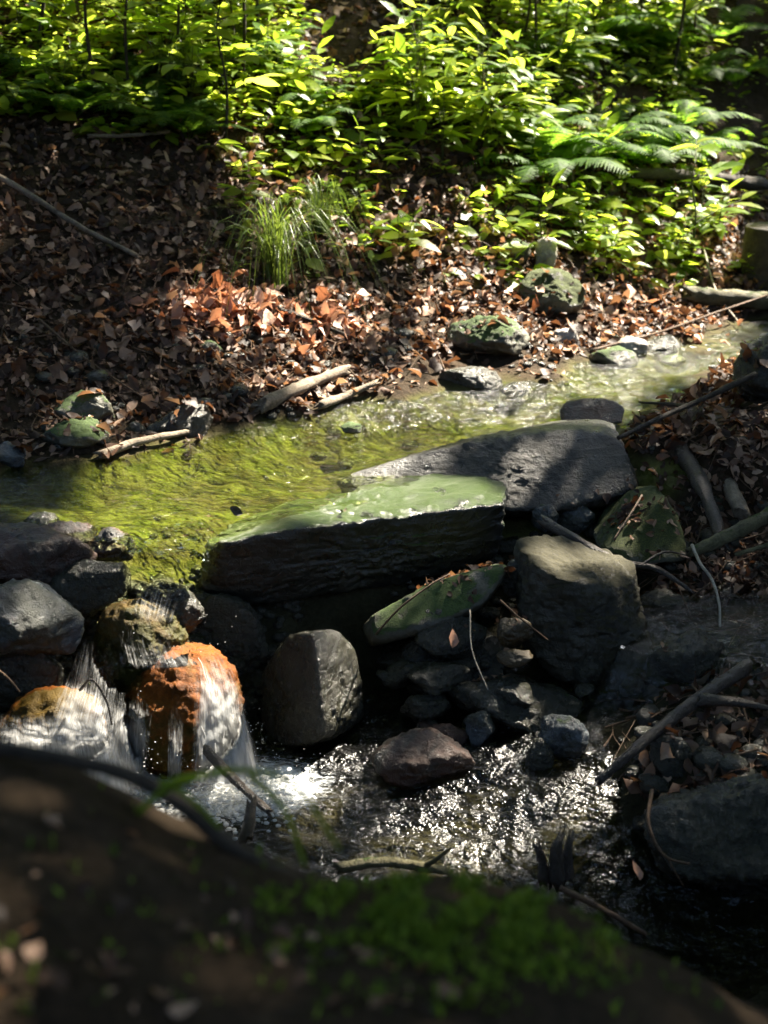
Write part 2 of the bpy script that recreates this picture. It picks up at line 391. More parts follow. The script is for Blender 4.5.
cw((-6, 8, 1.9), (-6, 12, 4), (-3, 6.6, .9), (-4, 5.5, 1.0), (6, 13, 2.6), (4, 11.5, 1.2), (0, 14, 4), (0, 25, 9), (-20, 20, 10), (20, 20, 6), (-40, 50, 24),
   (40, 50, 18), (0, 60, 24), (-120, 120, 60), (120, 120, 50), (0, 140, 60), (-6, 5, 1.6), (-2.6, 5, .3), (-2.1, 4.9, .1), (2.4, 8.1, -.1), (3.5, 9, -.05), (5, 10.3, .1), (8, 12, .4),
   (2.25, 6.7, .3), (1.95, 6.2, .2), (3, 6.5, .8), (4, 8, .9), (3, 5, .8), (2.6, 4, .5), (2.2, 4.6, .1), (1.9, 3.5, -.1), (2.4, 3, .3), (6, 5, 2), (8, 8, 2),
   (-1.7, 4.5, .05), (-1.35, 4.3, -.35), (-1.6, 3.8, -.3), (-2.1, 3.5, .3), (-2.6, 3, .9), (-6, 2, 2.5), (6, 1, 1.5), (-20, 0, 8), (20, 0, 6), (-60, -30, 25), (60, -30, 22), (0, -60, 20),
   (-.5, 4.78, -.45), (0, 4.9, -.5), (.4, 5.15, -.4), (.9, 5.55, -.25), (0, 4.55, -.74), (-.4, 4.55, -.74), (-.8, 4.62, -.3), (-.75, 4.4, -.55), (-1.1, 4.6, -.15), (.4, 4.6, -.62), (.6, 4.5, -.52), (-.1, 5.15, -.2), (.5, 5.5, -.2),
   (-.5, 2.1, .2), (.1, 2.1, .0), (.5, 2.0, -.2), (-.4, 2.75, -.62), (.2, 2.6, -.78), (.7, 2.4, -.86), (-1.3, 2, 1.0), (-1.4, 3, .1), (1.0, 1.5, .2), (1.3, 2.2, -.4), (1.7, 2.6, -.2),
   (0, .7, .8), (0, 0, .6), (-1.5, 0, 1.0), (1.5, 0, .6), (0, -3, 1.2), (0, -10, 4), (-10, -5, 5), (10, -5, 4))
cz(.06, (650, 442)); cz(.12, (725, 440))
cY((690, 480, 5.5), (745, 520, 5.3), (700, 560, 5.1), (690, 690, 4.32), (720, 740, 4.1), (760, 700, 4.3), (700, 790, 3.85), (760, 800, 3.8), (650, 730, 4.15))
cz(-.40, (640, 622), (700, 634), (765, 640)); cz(-.62, (560, 705), (620, 715), (600, 690))
cz(-.74, (130, 775), (250, 770), (350, 790), (450, 810), (560, 800), (450, 860), (590, 850), (250, 840)); cz(-.93, (680, 930), (760, 950), (720, 1000))
for p in [(0, 745), (100, 775), (200, 825), (330, 884), (450, 878), (530, 890), (610, 945), (680, 985), (768, 1018)]: ctrl.append(pY(*p, 1.62))
cY((0, 860, 1.32), (200, 930, 1.32), (384, 960, 1.32), (560, 985, 1.34), (-60, 720, 1.7), (850, 1060, 1.6))
ctrl = np.array(ctrl)
def rbf_fit(P, lam=2e-3):
    D = np.linalg.norm(P[:, None, :2] - P[None, :, :2], axis=2); n = len(P)
    A = np.zeros((n + 3, n + 3)); A[:n, :n] = D - lam * np.eye(n)
    A[:n, n] = 1; A[:n, n + 1:] = P[:, :2]; A[n:, :n] = A[:n, n:].T
    return np.linalg.solve(A, np.concatenate([P[:, 2], [0, 0, 0]]))
def rbf_eval(P, wgt, x, y):
    x = np.asarray(x, float).ravel(); y = np.asarray(y, float).ravel(); out = np.empty_like(x)
    for a in range(0, len(x), 20000):
        q = np.stack([x[a:a + 20000], y[a:a + 20000]], 1)
        D = np.linalg.norm(q[:, None] - P[None, :, :2], axis=2)
        out[a:a + 20000] = D @ wgt[:-3] + wgt[-3] + q @ wgt[-2:]
    return out
TW = rbf_fit(ctrl)
def ground(x, y):
    x = np.asarray(x, float).ravel(); y = np.asarray(y, float).ravel()
    p = np.stack([x, y, 0 * x], 1)
    near = np.clip(1.5 - np.hypot(x, y - 5) / 12, .0, 1)
    return rbf_eval(ctrl, TW, x, y) + near * (.05 * fbm(p * 1.7, 4) + .018 * fbm(p * 9 + 5, 3)) + (1 - near) * .8 * fbm(p * .13, 3)
def graded(lo, hi, a, b, step):
    c = list(np.arange(a, b, step)); s = step; v = b
    while v < hi: c.append(v); s *= 1.22; v += s
    s = step; v = a - step
    while v > lo: c.insert(0, v); s *= 1.22; v -= s
    return np.array(c)
gx = graded(-110, 110, -2.6, 3.0, .035); gy = graded(-50, 130, .7, 11, .035)
GX, GY = np.meshgrid(gx, gy); GZ = ground(GX, GY)
nx, ny = len(gx), len(gy)
idx = np.arange(nx * ny).reshape(ny, nx)
F = np.stack([idx[:-1, :-1], idx[:-1, 1:], idx[1:, 1:], idx[1:, :-1]], -1).reshape(-1, 4)
VV = np.stack([GX.ravel(), GY.ravel(), GZ], 1)
g_ = mesh_obj('ground', VV, F, M['ground']); setting(g_)
GROUND_BVH = BVHTree.FromPolygons(VV.tolist(), F.tolist())

# ------------------------------------------------------------------ rocks
_ico = {}
def ico(n):
    if n not in _ico:
        bm = bmesh.new(); bmesh.ops.create_icosphere(bm, subdivisions=n, radius=1)
        _ico[n] = (np.array([v.co[:] for v in bm.verts]), [[v.index for v in f.verts] for f in bm.faces]); bm.free()
    return _ico[n]
ROCKS = []
def hull_planes(P):
    bm = bmesh.new(); vs = [bm.verts.new(p) for p in P]
    bmesh.ops.convex_hull(bm, input=vs); bm.normal_update()
    c = P.mean(0); N = []; D = []
    for f in bm.faces:
        n = np.array(f.normal[:]); q = np.array(f.verts[0].co[:])
        d = n @ (q - c)
        if d < 0: n, d = -n, -d
        if d > 1e-4: N.append(n); D.append(d)
    bm.free(); return c, np.array(N), np.array(D)
def rock(P, material, label, cat='rock', name='rock', group=None, p=46, sub=5, amp=.08, freq=1.15, seed=None, chips=26):
    """One stone: the rounded hull of the corner points P, roughened by noise."""
    P = np.asarray(P, float); c, N, D = hull_planes(P)
    ext = (P.max(0) - P.min(0)) / 2
    rs = np.random.default_rng(1000 + (seed if seed is not None else len(ROCKS)))
    cn_ = rs.normal(size=(chips, 3)) / ext; cn_ /= np.linalg.norm(cn_, axis=1)[:, None]   # broken-off corners
    N = np.vstack([N, cn_]); D = np.concatenate([D, ((P - c) @ cn_.T).max(0) * rs.uniform(.82, 1.0, chips)])
    dirs, F = ico(sub); dirs = dirs * ext ** .8; dirs = dirs / np.linalg.norm(dirs, axis=1)[:, None]
    q = np.clip((dirs @ N.T) / D[None], 0, None)
    r = (q ** p).sum(1) ** (-1 / p)
    V = c + dirs * r[:, None]
    s = float(np.mean(ext)); sd = (seed if seed is not None else len(ROCKS)) * 7.31
    f = freq / s
    k = amp * s * (1.1 * fbm(V * f * .9 + sd, 3) + .9 * (np.abs(fbm(V * f * 2.1 + sd + 9, 4)) - .3) + .42 * fbm(V * f * 5 + sd, 3) + .5 * (np.abs(fbm(V * f * 11 + sd, 4)) - .28))
    # layered ledges, a small step each
    ax = np.array([.15, -.1, 1.0]); lay = (V @ ax) * f * 2.6 + .8 * fbm(V * f * 1.2 + sd, 2)
    k = k + amp * s * .35 * (lay - np.floor(lay) - .5) * (1 - .7 * np.abs(dirs[:, 2]))
    V = V + dirs * k[:, None]
    loc = np.array([c[0], c[1], V[:, 2].min()])
    o = mesh_obj(name, V, F, material, loc=loc); tag(o, label, cat, group)
    ROCKS.append((o, V, F)); return o
def poly_rock(front, depth, material, label, shrink=.85, lift=0.0, **kw):
    """front: picture outline with a distance for each point; the stone goes back by depth metres behind it."""
    A = np.array([pY(*q) for q in front]); c = A.mean(0)
    B = c + (A - c) * shrink + np.array([0, depth, lift])
    Mid = c + (A - c) * 1.04 + np.array([0, depth * .5, lift * .5])
    return rock(np.vstack([A, Mid, B]), material, label, **kw)
def stone(x0, x1, y0, y1, Y, material, label, flat=.9, seed=None, n=16, dome=False, **kw):
    """A stone filling a picture box at distance Y."""
    sd = seed if seed is not None else len(ROCKS) + 100
    rr = np.random.default_rng(sd); a = pY(x0, y1, Y); b = pY(x1, y0, Y)
    c = (a + b) / 2; h = np.array([(b[0] - a[0]) / 2, (b[0] - a[0]) / 2 * flat, (b[2] - a[2]) / 2 * 1.06])
    v = rr.normal(size=(n, 3)); v /= np.abs(v).max(1)[:, None] ** .6 * np.linalg.norm(v, axis=1)[:, None] ** .4
    if dome: v = rr.normal(size=(n, 3)); v /= np.linalg.norm(v, axis=1)[:, None]
    v = np.vstack([v, np.eye(3) * .97, -np.eye(3) * .97])
    c = c + np.array([0, h[1] * .7, 0])
    kw.setdefault('sub', 5); kw.setdefault('amp', .125)
    return rock(c + v * h, material, label, seed=sd, **kw)

# the flat slab in the middle of the dam
top = [(213, 536), (250, 531), (330, 523), (380, 509), (430, 500), (500, 489), (513, 494), (509, 474), (472, 463), (440, 466), (370, 484), (300, 500), (240, 512)]
zt = [.0, .002, .004, .012, .02, .03, .022, .018, .012, .0, -.012, -.018, -.018]
T3 = np.array([pz(a, b, z) for (a, b), z in zip(top, zt)])
B3 = T3 * np.array([1, 1, 0]) + np.array([.0, .08, -.33]); B3[:, 0] = B3[:, 0] * .95 - .03
B3[0] += (-.15, .0, -.02)
rock(np.vstack([T3, B3, [[-.72, 4.72, -.17], [-.70, 4.74, -.04]]]), M['algae_sheen'], 'broad flat slab with a top tinted algal and sheen green bridging the small dam', sub=6, p=46, amp=.06, freq=2.8, chips=34)
# the grey rock behind it
rock([pY(328, 484, 5.34), pY(345, 474, 5.38), pY(400, 458, 5.42), pY(480, 438, 5.5), pY(545, 424, 5.6), pY(600, 418, 5.66), pY(614, 426, 5.62), pY(632, 456, 5.5), pY(642, 484, 5.42), pY(600, 508, 5.30), pY(515, 514, 5.25), pY(440, 504, 5.3), pY(340, 496, 5.36),
      [-.1, 5.6, -.06], [.4, 5.78, .04], [.75, 5.9, .08], [1.0, 5.9, .06], [1.1, 5.7, -.2], [.5, 5.6, -.3], [-.1, 5.5, -.2]],
     M['grey'], 'long grey wedge shaped rock rising behind the green topped slab', sub=6, p=40, amp=.05, freq=2.0, chips=5)
# upright stone under the slab
rock([pY(316, 632, 4.3), pY(322, 738, 4.24), pY(338, 627, 4.42), pY(356, 650, 4.48), pY(368, 712, 4.5), pY(345, 735, 4.4), pY(285, 632, 4.45), pY(262, 660, 4.55), pY(258, 745, 4.5),
      pY(300, 750, 4.3), pY(300, 640, 4.75), pY(350, 660, 4.75), pY(350, 735, 4.75), pY(270, 740, 4.75)],
     M['slate'], 'upright dark stone with a glistening face beneath the slab', sub=6, p=30, amp=.045, freq=1.4, chips=10)
# block on the right
rock([pY(511, 541, 4.8), pY(545, 531, 5.0), pY(600, 546, 5.05), pY(634, 560, 4.95), pY(632, 580, 4.72), pY(600, 588, 4.6), pY(560, 575, 4.6), pY(520, 558, 4.65),
      pY(520, 640, 4.68), pY(566, 690, 4.6), pY(648, 695, 4.58), pY(654, 655, 4.62), pY(636, 610, 4.72), pY(520, 650, 4.9), pY(650, 690, 4.8)],
     M['goldmoss'], 'block shaped mossy boulder with a flat pale top', sub=6, p=40, amp=.085, freq=1.9, chips=10)
poly_rock([(598, 548, 5.1), (612, 530, 5.15), (640, 502, 5.2), (664, 496, 5.2), (684, 528, 5.15), (690, 562, 5.05), (640, 568, 5.0), (604, 562, 5.0)], .3, M['mossier'], 'pointed rock under green moss below the leafy bank', sub=5, amp=.06)
rock([pY(358, 622, 4.72), pY(425, 586, 4.72), pY(500, 562, 4.75), pY(510, 574, 4.72), pY(482, 606, 4.62), pY(420, 634, 4.55), pY(372, 648, 4.6), pY(440, 580, 5.05), pY(505, 560, 5.05), pY(370, 650, 5.0), pY(480, 610, 5.0)],
     M['mossy'], 'slanting stone with a mossy rim wedged under the slab', sub=5, amp=.06)
# left side
stone(-45, 76, 588, 672, 4.15, M['blue'], 'blue grey wet boulder beside the small waterfall', seed=5, sub=5, amp=.1, n=12)
stone(-60, 92, 540, 606, 4.5, M['brown'], 'long red brown boulder above the blue grey boulder', seed=8, sub=5, flat=.5)
stone(36, 96, 527, 566, 4.72, M['brown'], 'small brown rock poking out at the pool rim', seed=21, flat=.7)
stone(80, 134, 534, 568, 4.66, M['brown'], 'dark brown rock beside the lip of the waterfall', seed=12, flat=.7)
stone(20, 60, 518, 538, 4.85, M['slate'], 'low dark stone at the shaded edge of the green pool', seed=14)
stone(124, 206, 588, 655, 4.42, M['slate'], 'dark ledge stone under the lip of the waterfall', seed=43, sub=5, flat=.7, n=40, dome=True, p=14, amp=.12, freq=1.6, chips=3)
stone(80, 188, 610, 712, 4.26, M['golden'], 'ochre green rock in the upper step of the waterfall', seed=41, sub=6, flat=.9, n=50, dome=True, p=14, amp=.10, freq=1.5, chips=0)
stone(108, 246, 672, 806, 4.08, M['orange'], 'rounded orange rock with water pouring over it', seed=30, sub=6, flat=1.3, n=70, dome=True, p=14, amp=.09, freq=1.5, chips=0)
stone(-30, 112, 700, 790, 3.95, M['orange'], 'low orange brown rock under white water', seed=33, sub=5, flat=.7, n=50, dome=True, p=14)
stone(-40, 60, 650, 720, 4.2, M['slate'], 'dark wet stone below the blue grey boulder', seed=35, flat=.6)
stone(178, 268, 598, 700, 4.7, M['slate'], 'shadowed stone behind the waterfall', seed=37, flat=.5)
stone(40, 130, 565, 625, 4.5, M['slate'], 'dark stone behind the upper step of the waterfall', seed=38, flat=.5)
# the stack of small stones in the middle
SM = [(412, 492, 618, 672, 4.55, 'slate', 'dark green stone with a curled russet leaf on it'),
      (497, 536, 622, 652, 4.5, 'ochre', 'yellow brown stone in the stack beside the mossy boulder'),
      (494, 537, 654, 669, 4.42, 'ochre', 'thin orange flat stone under the yellow brown stone'),
      (404, 478, 672, 698, 4.45, 'slate', 'flat wet dark stone low in the stack'),
      (490, 537, 688, 714, 4.35, 'slate', 'slanted wet stone at the foot of the stack'),
      (396, 454, 700, 734, 4.4, 'slate', 'blackish stone half hidden in the hollow'),
      (464, 498, 714, 752, 4.28, 'blue', 'small pale blue stone glistening over the basin'),
      (366, 482, 740, 796, 4.12, 'brown', 'brown rounded boulder at the edge of the lower basin'),
      (524, 556, 742, 784, 4.12, 'slate', 'dark wet stone leaning beside the white streaked one'),
      (538, 594, 722, 772, 4.15, 'blue', 'white streaked slanting stone in the trickle'),
      (640, 740, 640, 706, 4.42, 'slate', 'wet boulder splitting the trickle from the small dark pool'),
      (528, 562, 508, 534, 5.25, 'blue', 'pale grey chip of rock under the grey wedge rock'),
      (556, 602, 506, 536, 5.3, 'blue', 'bluish angular stone under the grey wedge rock'),
      (452, 494, 650, 676, 4.6, 'slate', 'small black stone between the stack and the slanting stone'),
      (440, 604, 692, 752, 4.34, 'slate', 'broad dark ledge stone at the foot of the stack'),
      (372, 520, 640, 722, 4.62, 'slate', 'broad black stone filling the hollow behind the stack'),
      (430, 470, 728, 752, 4.3, 'brown', 'small brown stone behind the rounded boulder of the basin'),
      (630, 700, 598, 622, 4.85, 'slate', 'flat wet ledge stone at the back of the small dark pool'),
      (700, 768, 588, 616, 4.9, 'slate', 'wet ledge stone at the end of the small dark pool'),
      (500, 532, 562, 600, 4.8, 'slate', 'narrow dark stone between slab and block shaped boulder'),
      (350, 400, 745, 772, 4.45, 'slate', 'sunken black stone in the shadow of the hollow'),
      (646, 700, 742, 786, 3.98, 'slate', 'dark stone under wet leaves beside the big boulder')]
for a, b, c, d, Y, mk, lb in SM: stone(a, b, c, d, Y, M[mk], lb, n=11, flat=.8, p=40)
rs_ = np.random.default_rng(77)
for k in range(46):
    if k >= 34: a, c = rs_.uniform(635, 770), rs_.uniform(596, 690)
    elif k < 16: a, c = rs_.uniform(384, 640), rs_.uniform(600, 770)
    elif k < 26: a, c = rs_.uniform(600, 760), rs_.uniform(640, 780)
    else: a, c = rs_.uniform(40, 260), rs_.uniform(560, 700)
    w_ = rs_.uniform(16, 46); Yd = 4.72 - (c - 600) / 170 * .5 + (.22 if k >= 34 else .15 if k >= 26 else .06)
    stone(a - w_ / 2, a + w_ / 2, c - w_ * rs_.uniform(.25, .45), c + w_ * .3, Yd, M[['slate', 'slate', 'grey', 'slate', 'slate', 'brown'][k % 6]], 'small dark wet stone jammed between the larger stones of the dam', group='small stones jammed in the dam', n=11, sub=4)
# big boulder bottom right
rock([pY(640, 800, 3.7), pY(660, 786, 3.8), pY(768, 770, 3.85), pY(800, 770, 3.8), pY(645, 850, 3.6), pY(700, 880, 3.5), pY(780, 900, 3.5), pY(840, 880, 3.5), pY(830, 790, 3.7), pY(660, 880, 3.75), pY(700, 900, 3.95), pY(820, 890, 4.1), pY(650, 800, 4.15), pY(800, 775, 4.3)],
     M['slate'], 'large dark overhanging boulder beside the lower stream', sub=6, p=40, amp=.10, freq=1.8)
# far shore and bank
FS = [(46, 112, 394, 440, 5.85, 'mossy', 'angular mossy rock on the shaded left shore'),
      (28, 106, 424, 464, 5.6, 'mossy', 'low tan green rock at the water line below the angular one'),
      (150, 212, 408, 442, 5.88, 'grey', 'pointed dark rock with a lit side at the pool edge'),
      (-14, 24, 446, 474, 5.45, 'blue', 'pale rock at the shaded end of the pool'),
      (118, 146, 424, 446, 5.85, 'slate', 'small black stone between two shore rocks'),
      (192, 226, 342, 378, 6.6, 'mossy', 'small mossy stone sunk in the brown leaves'),
      (446, 538, 321, 362, 7.05, 'mossy', 'blocky mossy rock among leaves on the far shore'),
      (518, 592, 272, 322, 7.65, 'mossier', 'rounded rock with a golden green mossy flank'),
      (588, 642, 351, 378, 7.2, 'mossy', 'smooth humped green stone at the far water line'),
      (606, 652, 340, 362, 7.4, 'pale', 'tan slanting stone behind the humped green stone'),
      (640, 688, 338, 362, 7.5, 'slate', 'flat dark stone beside the upper riffle'),
      
      (438, 508, 370, 402, 6.7, 'slate', 'black wet stone on the muddy far shore'),
      (498, 534, 384, 402, 6.65, 'slate', 'small black stone beside the muddy shore one'),
      (496, 534, 240, 268, 8.0, 'mossy', 'flat greenish stone half buried on the sunny bank'),
      (534, 560, 238, 272, 8.0, 'pale', 'pinkish slab of stone leaning on the sunny bank'),
      (728, 860, 342, 446, 5.9, 'slate', 'dark mossy boulder at the stream bend'),
      (548, 584, 330, 356, 7.4, 'pale', 'pale stone among russet leaves on the far shore'),
      (660, 690, 356, 368, 7.3, 'mossy', 'little green stone awash in the upper riffle'),
      (338, 362, 424, 436, 5.95, 'mossy', 'tiny mossy stone breaking the pool surface')]
for a, b, c, d, Y, mk, lb in FS: stone(a, b, c, d, Y, M[mk], lb, n=12, flat=.8, p=40, sub=5 if b - a > 60 else 4)
rock([pY(557, 412, 6.14), pY(566, 401, 6.18), pY(590, 397, 6.2), pY(615, 399, 6.2), pY(627, 409, 6.16), pY(624, 424, 6.08), pY(590, 427, 6.05), pY(560, 424, 6.08), pY(570, 402, 6.36), pY(612, 402, 6.36), pY(590, 410, 6.5)],
     M['brown'], 'wet brown boulder standing in the green stream', amp=.07, p=20, chips=8)
# rocks in the gloom of the gully
stone(700, 800, 90, 170, 11.5, M['slate'], 'dark mossy rock in the gloomy gully behind the ferns', seed=71)
stone(690, 760, 40, 80, 12.3, M['grey'], 'pale edged rock high in the gloomy gully', seed=72)

# ------------------------------------------------------------------ everything solid, for dropping leaves and finding where a picture point lies
_V = []; _F = []; _n = 0
for o, V, F in ROCKS:
    _V.append(V); _F += [[i + _n for i in f] for f in F]; _n += len(V)
ROCK_BVH = BVHTree.FromPolygons(np.concatenate(_V).tolist(), _F)
def hit(px, py, water=True):
    d = Vector(ray(px, py)).normalized(); c = Vector(CAM); best = None
    for b in (GROUND_BVH, ROCK_BVH):
        h = b.ray_cast(c, d)
        if h[0] is not None and (best is None or h[3] < best[1]): best = (h[0], h[3])
    if best is None: return None
    p = np.array(best[0][:])
    if water and p[2] < 0 and p[1] > 4.9 and CAM[2] > 0:
        p = pz(px, py, 0.0)
    return p
def gpt(px, py):
    d = Vector(ray(px, py)).normalized(); h = GROUND_BVH.ray_cast(Vector(CAM), d)
    return np.array(h[0][:])
def gz(x, y): return float(ground([x], [y])[0])

# ------------------------------------------------------------------ water
def inside(poly, x, y):
    r = np.zeros(len(x), bool); n = len(poly)
    for i in range(n):
        x0, y0 = poly[i]; x1, y1 = poly[(i + 1) % n]
        c = ((y0 > y) != (y1 > y)) & (x < (x1 - x0) * (y - y0) / (y1 - y0 + 1e-12) + x0); r ^= c
    return r
def sheet_grid(x0, x1, y0, y1, step, keep, zf, name, m, foam=None):
    xs = np.arange(x0, x1, step); ys = np.arange(y0, y1, step); X, Y = np.meshgrid(xs, ys)
    k = keep(X.ravel(), Y.ravel()).reshape(X.shape); Z = zf(X.ravel(), Y.ravel())
    nx_, ny_ = len(xs), len(ys); id_ = np.arange(nx_ * ny_).reshape(ny_, nx_)
    f = np.stack([id_[:-1, :-1], id_[:-1, 1:], id_[1:, 1:], id_[1:, :-1]], -1)
    kk = k[:-1, :-1] & k[:-1, 1:] & k[1:, 1:] & k[1:, :-1]; f = f[kk]
    used = np.unique(f); rm = -np.ones(nx_ * ny_, int); rm[used] = np.arange(len(used))
    V = np.stack([X.ravel(), Y.ravel(), Z], 1)[used]
    o = mesh_obj(name, V, rm[f], m)
    a = o.data.attributes.new('foam', 'FLOAT', 'POINT')
    a.data.foreach_set('value', (foam(V[:, 0], V[:, 1]) if foam else np.zeros(len(V))).astype(np.float32))
    return o
POOL = [(-3.2, 4.85), (-1.7, 4.85), (-1.2, 4.74), (-.92, 4.6), (-.84, 4.46), (-.60, 4.46), (-.55, 4.80), (-.2, 4.93), (.1, 5.14), (.5, 5.6), (.9, 5.9), (1.1, 5.9), (1.2, 5.75), (1.8, 5.9), (2.3, 6.5), (3, 7.2), (5, 8.7), (5, 11), (2, 9), (-3.2, 6.6)]
def sst(v, a, b):
    q = np.clip((v - a) / (b - a), 0, 1); return q * q * (3 - 2 * q)
def pool_z(x, y):
    p = np.stack([x * 1.0, y * 1.3, 0 * x], 1)
    amp = .0030 + .013 * sst(y, 5.7, 6.6) + .008 * sst(np.hypot(x + .7, y - 4.5), .7, .1)
    flow = np.stack([x * .8 + y * .5, (y * .8 - x * .5) * 1.45, 0 * x], 1)
    z = amp * (fbm(flow * 9, 3) + .6 * fbm(p * 24 + 4, 2))
    z = z * (.45 + 1.3 * np.clip(.5 + 1.4 * fbm(np.stack([x * 1.4, y * 1.8, 0 * x], 1), 2), 0, 1))
    return z * (1 + .9 * (x < -.5) * sst(y, 4.75, 4.5)) - (.004 + .07 * sst(y, 4.60, 4.42) ** 1.5) * (x < -.5) * sst(y, 4.7, 4.6)
p_ = sheet_grid(-3.2, 4.6, 4.44, 10.5, .02, lambda x, y: inside(POOL, x, y), pool_z, 'pool_water', M['pool'],
                lambda x, y: sst(y + .4 * fbm(np.stack([x * 2, y * 2, 0 * x], 1), 2), 5.7, 6.7))
setting(p_)
wc = []
for z, pp in ((-.33, [(640, 620), (700, 634), (765, 640), (620, 640), (700, 600), (800, 640)]), (-.55, [(560, 700), (620, 712), (520, 705), (600, 690)]), (-.60, [(600, 772), (540, 785), (650, 780)]),
              (-.655, [(130, 770), (250, 765), (350, 785), (450, 805), (40, 770), (200, 745), (330, 750)]), (-.69, [(450, 865), (300, 840), (560, 850)]),
              (-.80, [(620, 900)]), (-.86, [(740, 940)]), (-.89, [(700, 1000), (780, 1000)])):
    wc += [pz(a, b, z) for a, b in pp]
wc = np.array(wc + [np.array(q) for q in ((-1.4, 3.6, -.66), (0, 2.6, -.72), (.8, 2.4, -.9), (1.6, 2.6, -.92), (2.0, 4.6, -.3), (-.3, 4.8, -.66), (2.2, 3.6, -.8))])
WW = rbf_fit(wc, 1e-2)
def low_z(x, y):
    fl = np.stack([x * 1.0 + y * .35, (y - x * .35) * 1.5, 0 * x], 1)
    b = rbf_eval(wc, WW, x, y)
    calm = sst(b, -.38, -.34)
    a = .024 * (1 - .85 * calm)
    return b + a * (fbm(fl * 7, 3) + .55 * (np.abs(fbm(fl * 17 + 3, 3)) - .3)) + a * .3 * fbm(fl * 36, 2)
BASES = [(-.78, 4.06), (-.52, 4.1), (-.42, 4.12), (-.95, 3.95)]
def low_foam(x, y):
    d = np.min([np.hypot((x - a) * .8, y - b) for a, b in BASES], axis=0)
    f = .9 * np.exp(-(d / .17) ** 2) + .3 * np.exp(-(d / .42) ** 2)
    bz = rbf_eval(wc, WW, x, y)
    gxx = (rbf_eval(wc, WW, x + .03, y) - bz) / .03; gyy = (rbf_eval(wc, WW, x, y + .03) - bz) / .03
    f = f + .35 * np.clip(np.hypot(gxx, gyy) - .3, 0, 1) + .12 * sst(-bz, .72, .85) - .02
    return f
LOWP = [(-1.7, 2.2), (2.4, 2.2), (2.4, 5.05), (.75, 5.05), (.55, 4.75), (-.9, 4.75), (-1.7, 4.4)]
l_ = sheet_grid(-1.7, 2.4, 2.2, 5.1, .014, lambda x, y: inside(LOWP, x, y), low_z, 'stream_water', M['stream'], low_foam)
setting(l_)

# the falling water: films over the stones and the white strands in them
FALLS = []
def fall(Lp, Rp, f0, f1, nu=30, nv=40, bulge=.008, seed=0):
    for q in range(3): fall_layer(Lp, Rp, f0, f1, nu, nv, bulge * (1 + q), seed + q * 10.7, q)
def fall_layer(Lp, Rp, f0, f1, nu, nv, bulge, seed, q):
    Lp = [np.array(p) for p in Lp]; Rp = [np.array(p) for p in Rp]; w_ = [(b - a) * .07 * (q - 1) for a, b in zip(Lp, Rp)]
    Lp = [a - w * (k > 0) for k, (a, w) in enumerate(zip(Lp, w_))]; Rp = [b + w * (k > 0) for k, (b, w) in enumerate(zip(Rp, w_))]
    a = catmull(Lp, nv); b = catmull(Rp, nv); u = np.linspace(0, 1, nu)
    V = a[:, None] * (1 - u)[None, :, None] + b[:, None] * u[None, :, None]
    V[..., 1] -= .02 * np.sin(u * math.pi)[None, :]
    flat = V.reshape(-1, 3)
    uu = np.tile(u, nv); vv = np.repeat(np.linspace(0, 1, nv), nu)
    n = fbm(np.stack([uu * 9 + seed, vv * 1.5, 0 * uu + seed], 1), 3)
    flat[:, 1] -= bulge * n * 1.6; flat[:, 2] += bulge * .5 * n
    fx, fy = to_px(flat)
    for i in range(len(flat)):
        dv = Vector(ray(fx[i], fy[i])).normalized(); h = ROCK_BVH.ray_cast(Vector(CAM), dv)
        if h[0] is not None and abs(h[0].y - flat[i, 1]) < .22: flat[i] = np.array(h[0][:]) - np.array(dv[:]) * (.006 + .008 * q + .012 * max(0, n[i] + .3))
    FALLS.append((flat, nu, nv, f0 + (f1 - f0) * vv - .25 * (np.abs(uu - .5) * 2) ** 4, uu + seed * 3.7, vv * np.linalg.norm(a[-1] - a[0]) * 2.5 + seed))
def pk(*q): return [pY(*a) for a in q]
fall(pk((140, 572, 4.45), (135, 580, 4.41), (131, 592, 4.37), (128, 614, 4.36)), pk((205, 570, 4.47), (196, 580, 4.43), (184, 594, 4.40), (174, 624, 4.38)), .1, .5, seed=1)
fall(pk((120, 606, 4.32), (112, 630, 4.22), (116, 668, 4.17)), pk((174, 618, 4.34), (186, 644, 4.22), (204, 664, 4.14)), .1, .55, seed=2)
fall(pk((76, 636, 4.26), (64, 680, 4.16), (48, 720, 4.02), (36, 764, 3.88)), pk((122, 640, 4.22), (124, 690, 4.12), (120, 730, 4.04), (112, 780, 3.96)), .35, .8, seed=3)
fall(pk((188, 648, 4.4), (196, 676, 4.15), (197, 705, 4.05), (196, 745, 4.02), (194, 790, 4.0)), pk((224, 650, 4.4), (238, 680, 4.2), (244, 710, 4.12), (252, 745, 4.09), (262, 785, 4.06)), .3, 1.2, seed=4)
fall(pk((124, 664, 4.35), (112, 694, 4.16), (110, 720, 4.10), (106, 785, 4.06)), pk((150, 660, 4.38), (152, 700, 4.07), (150, 730, 4.05), (146, 790, 4.03)), 0.0, 1.0, seed=5)
fall(pk((160, 655, 4.4), (166, 704, 4.07), (168, 740, 4.04), (166, 790, 4.02)), pk((190, 650, 4.4), (186, 702, 4.06), (184, 740, 4.03), (182, 790, 4.01)), -.12, .9, seed=8)
fall(pk((-10, 712, 4.0), (-14, 740, 3.86), (-20, 790, 3.8)), pk((112, 712, 4.0), (122, 745, 3.88), (134, 796, 3.84)), .45, 1.05, seed=6)
V = []; F = []; fo = []; UV = []; ED = []; n0 = 0
def edge_of(nu, nv):
    u = np.tile(np.linspace(0, 1, nu), nv); v = np.repeat(np.linspace(0, 1, nv), nu)
    return np.clip(np.sin(u * math.pi) * 2.2, 0, 1) * np.clip(v * 8, 0, 1) * np.clip((1 - v) * 9, 0, 1)
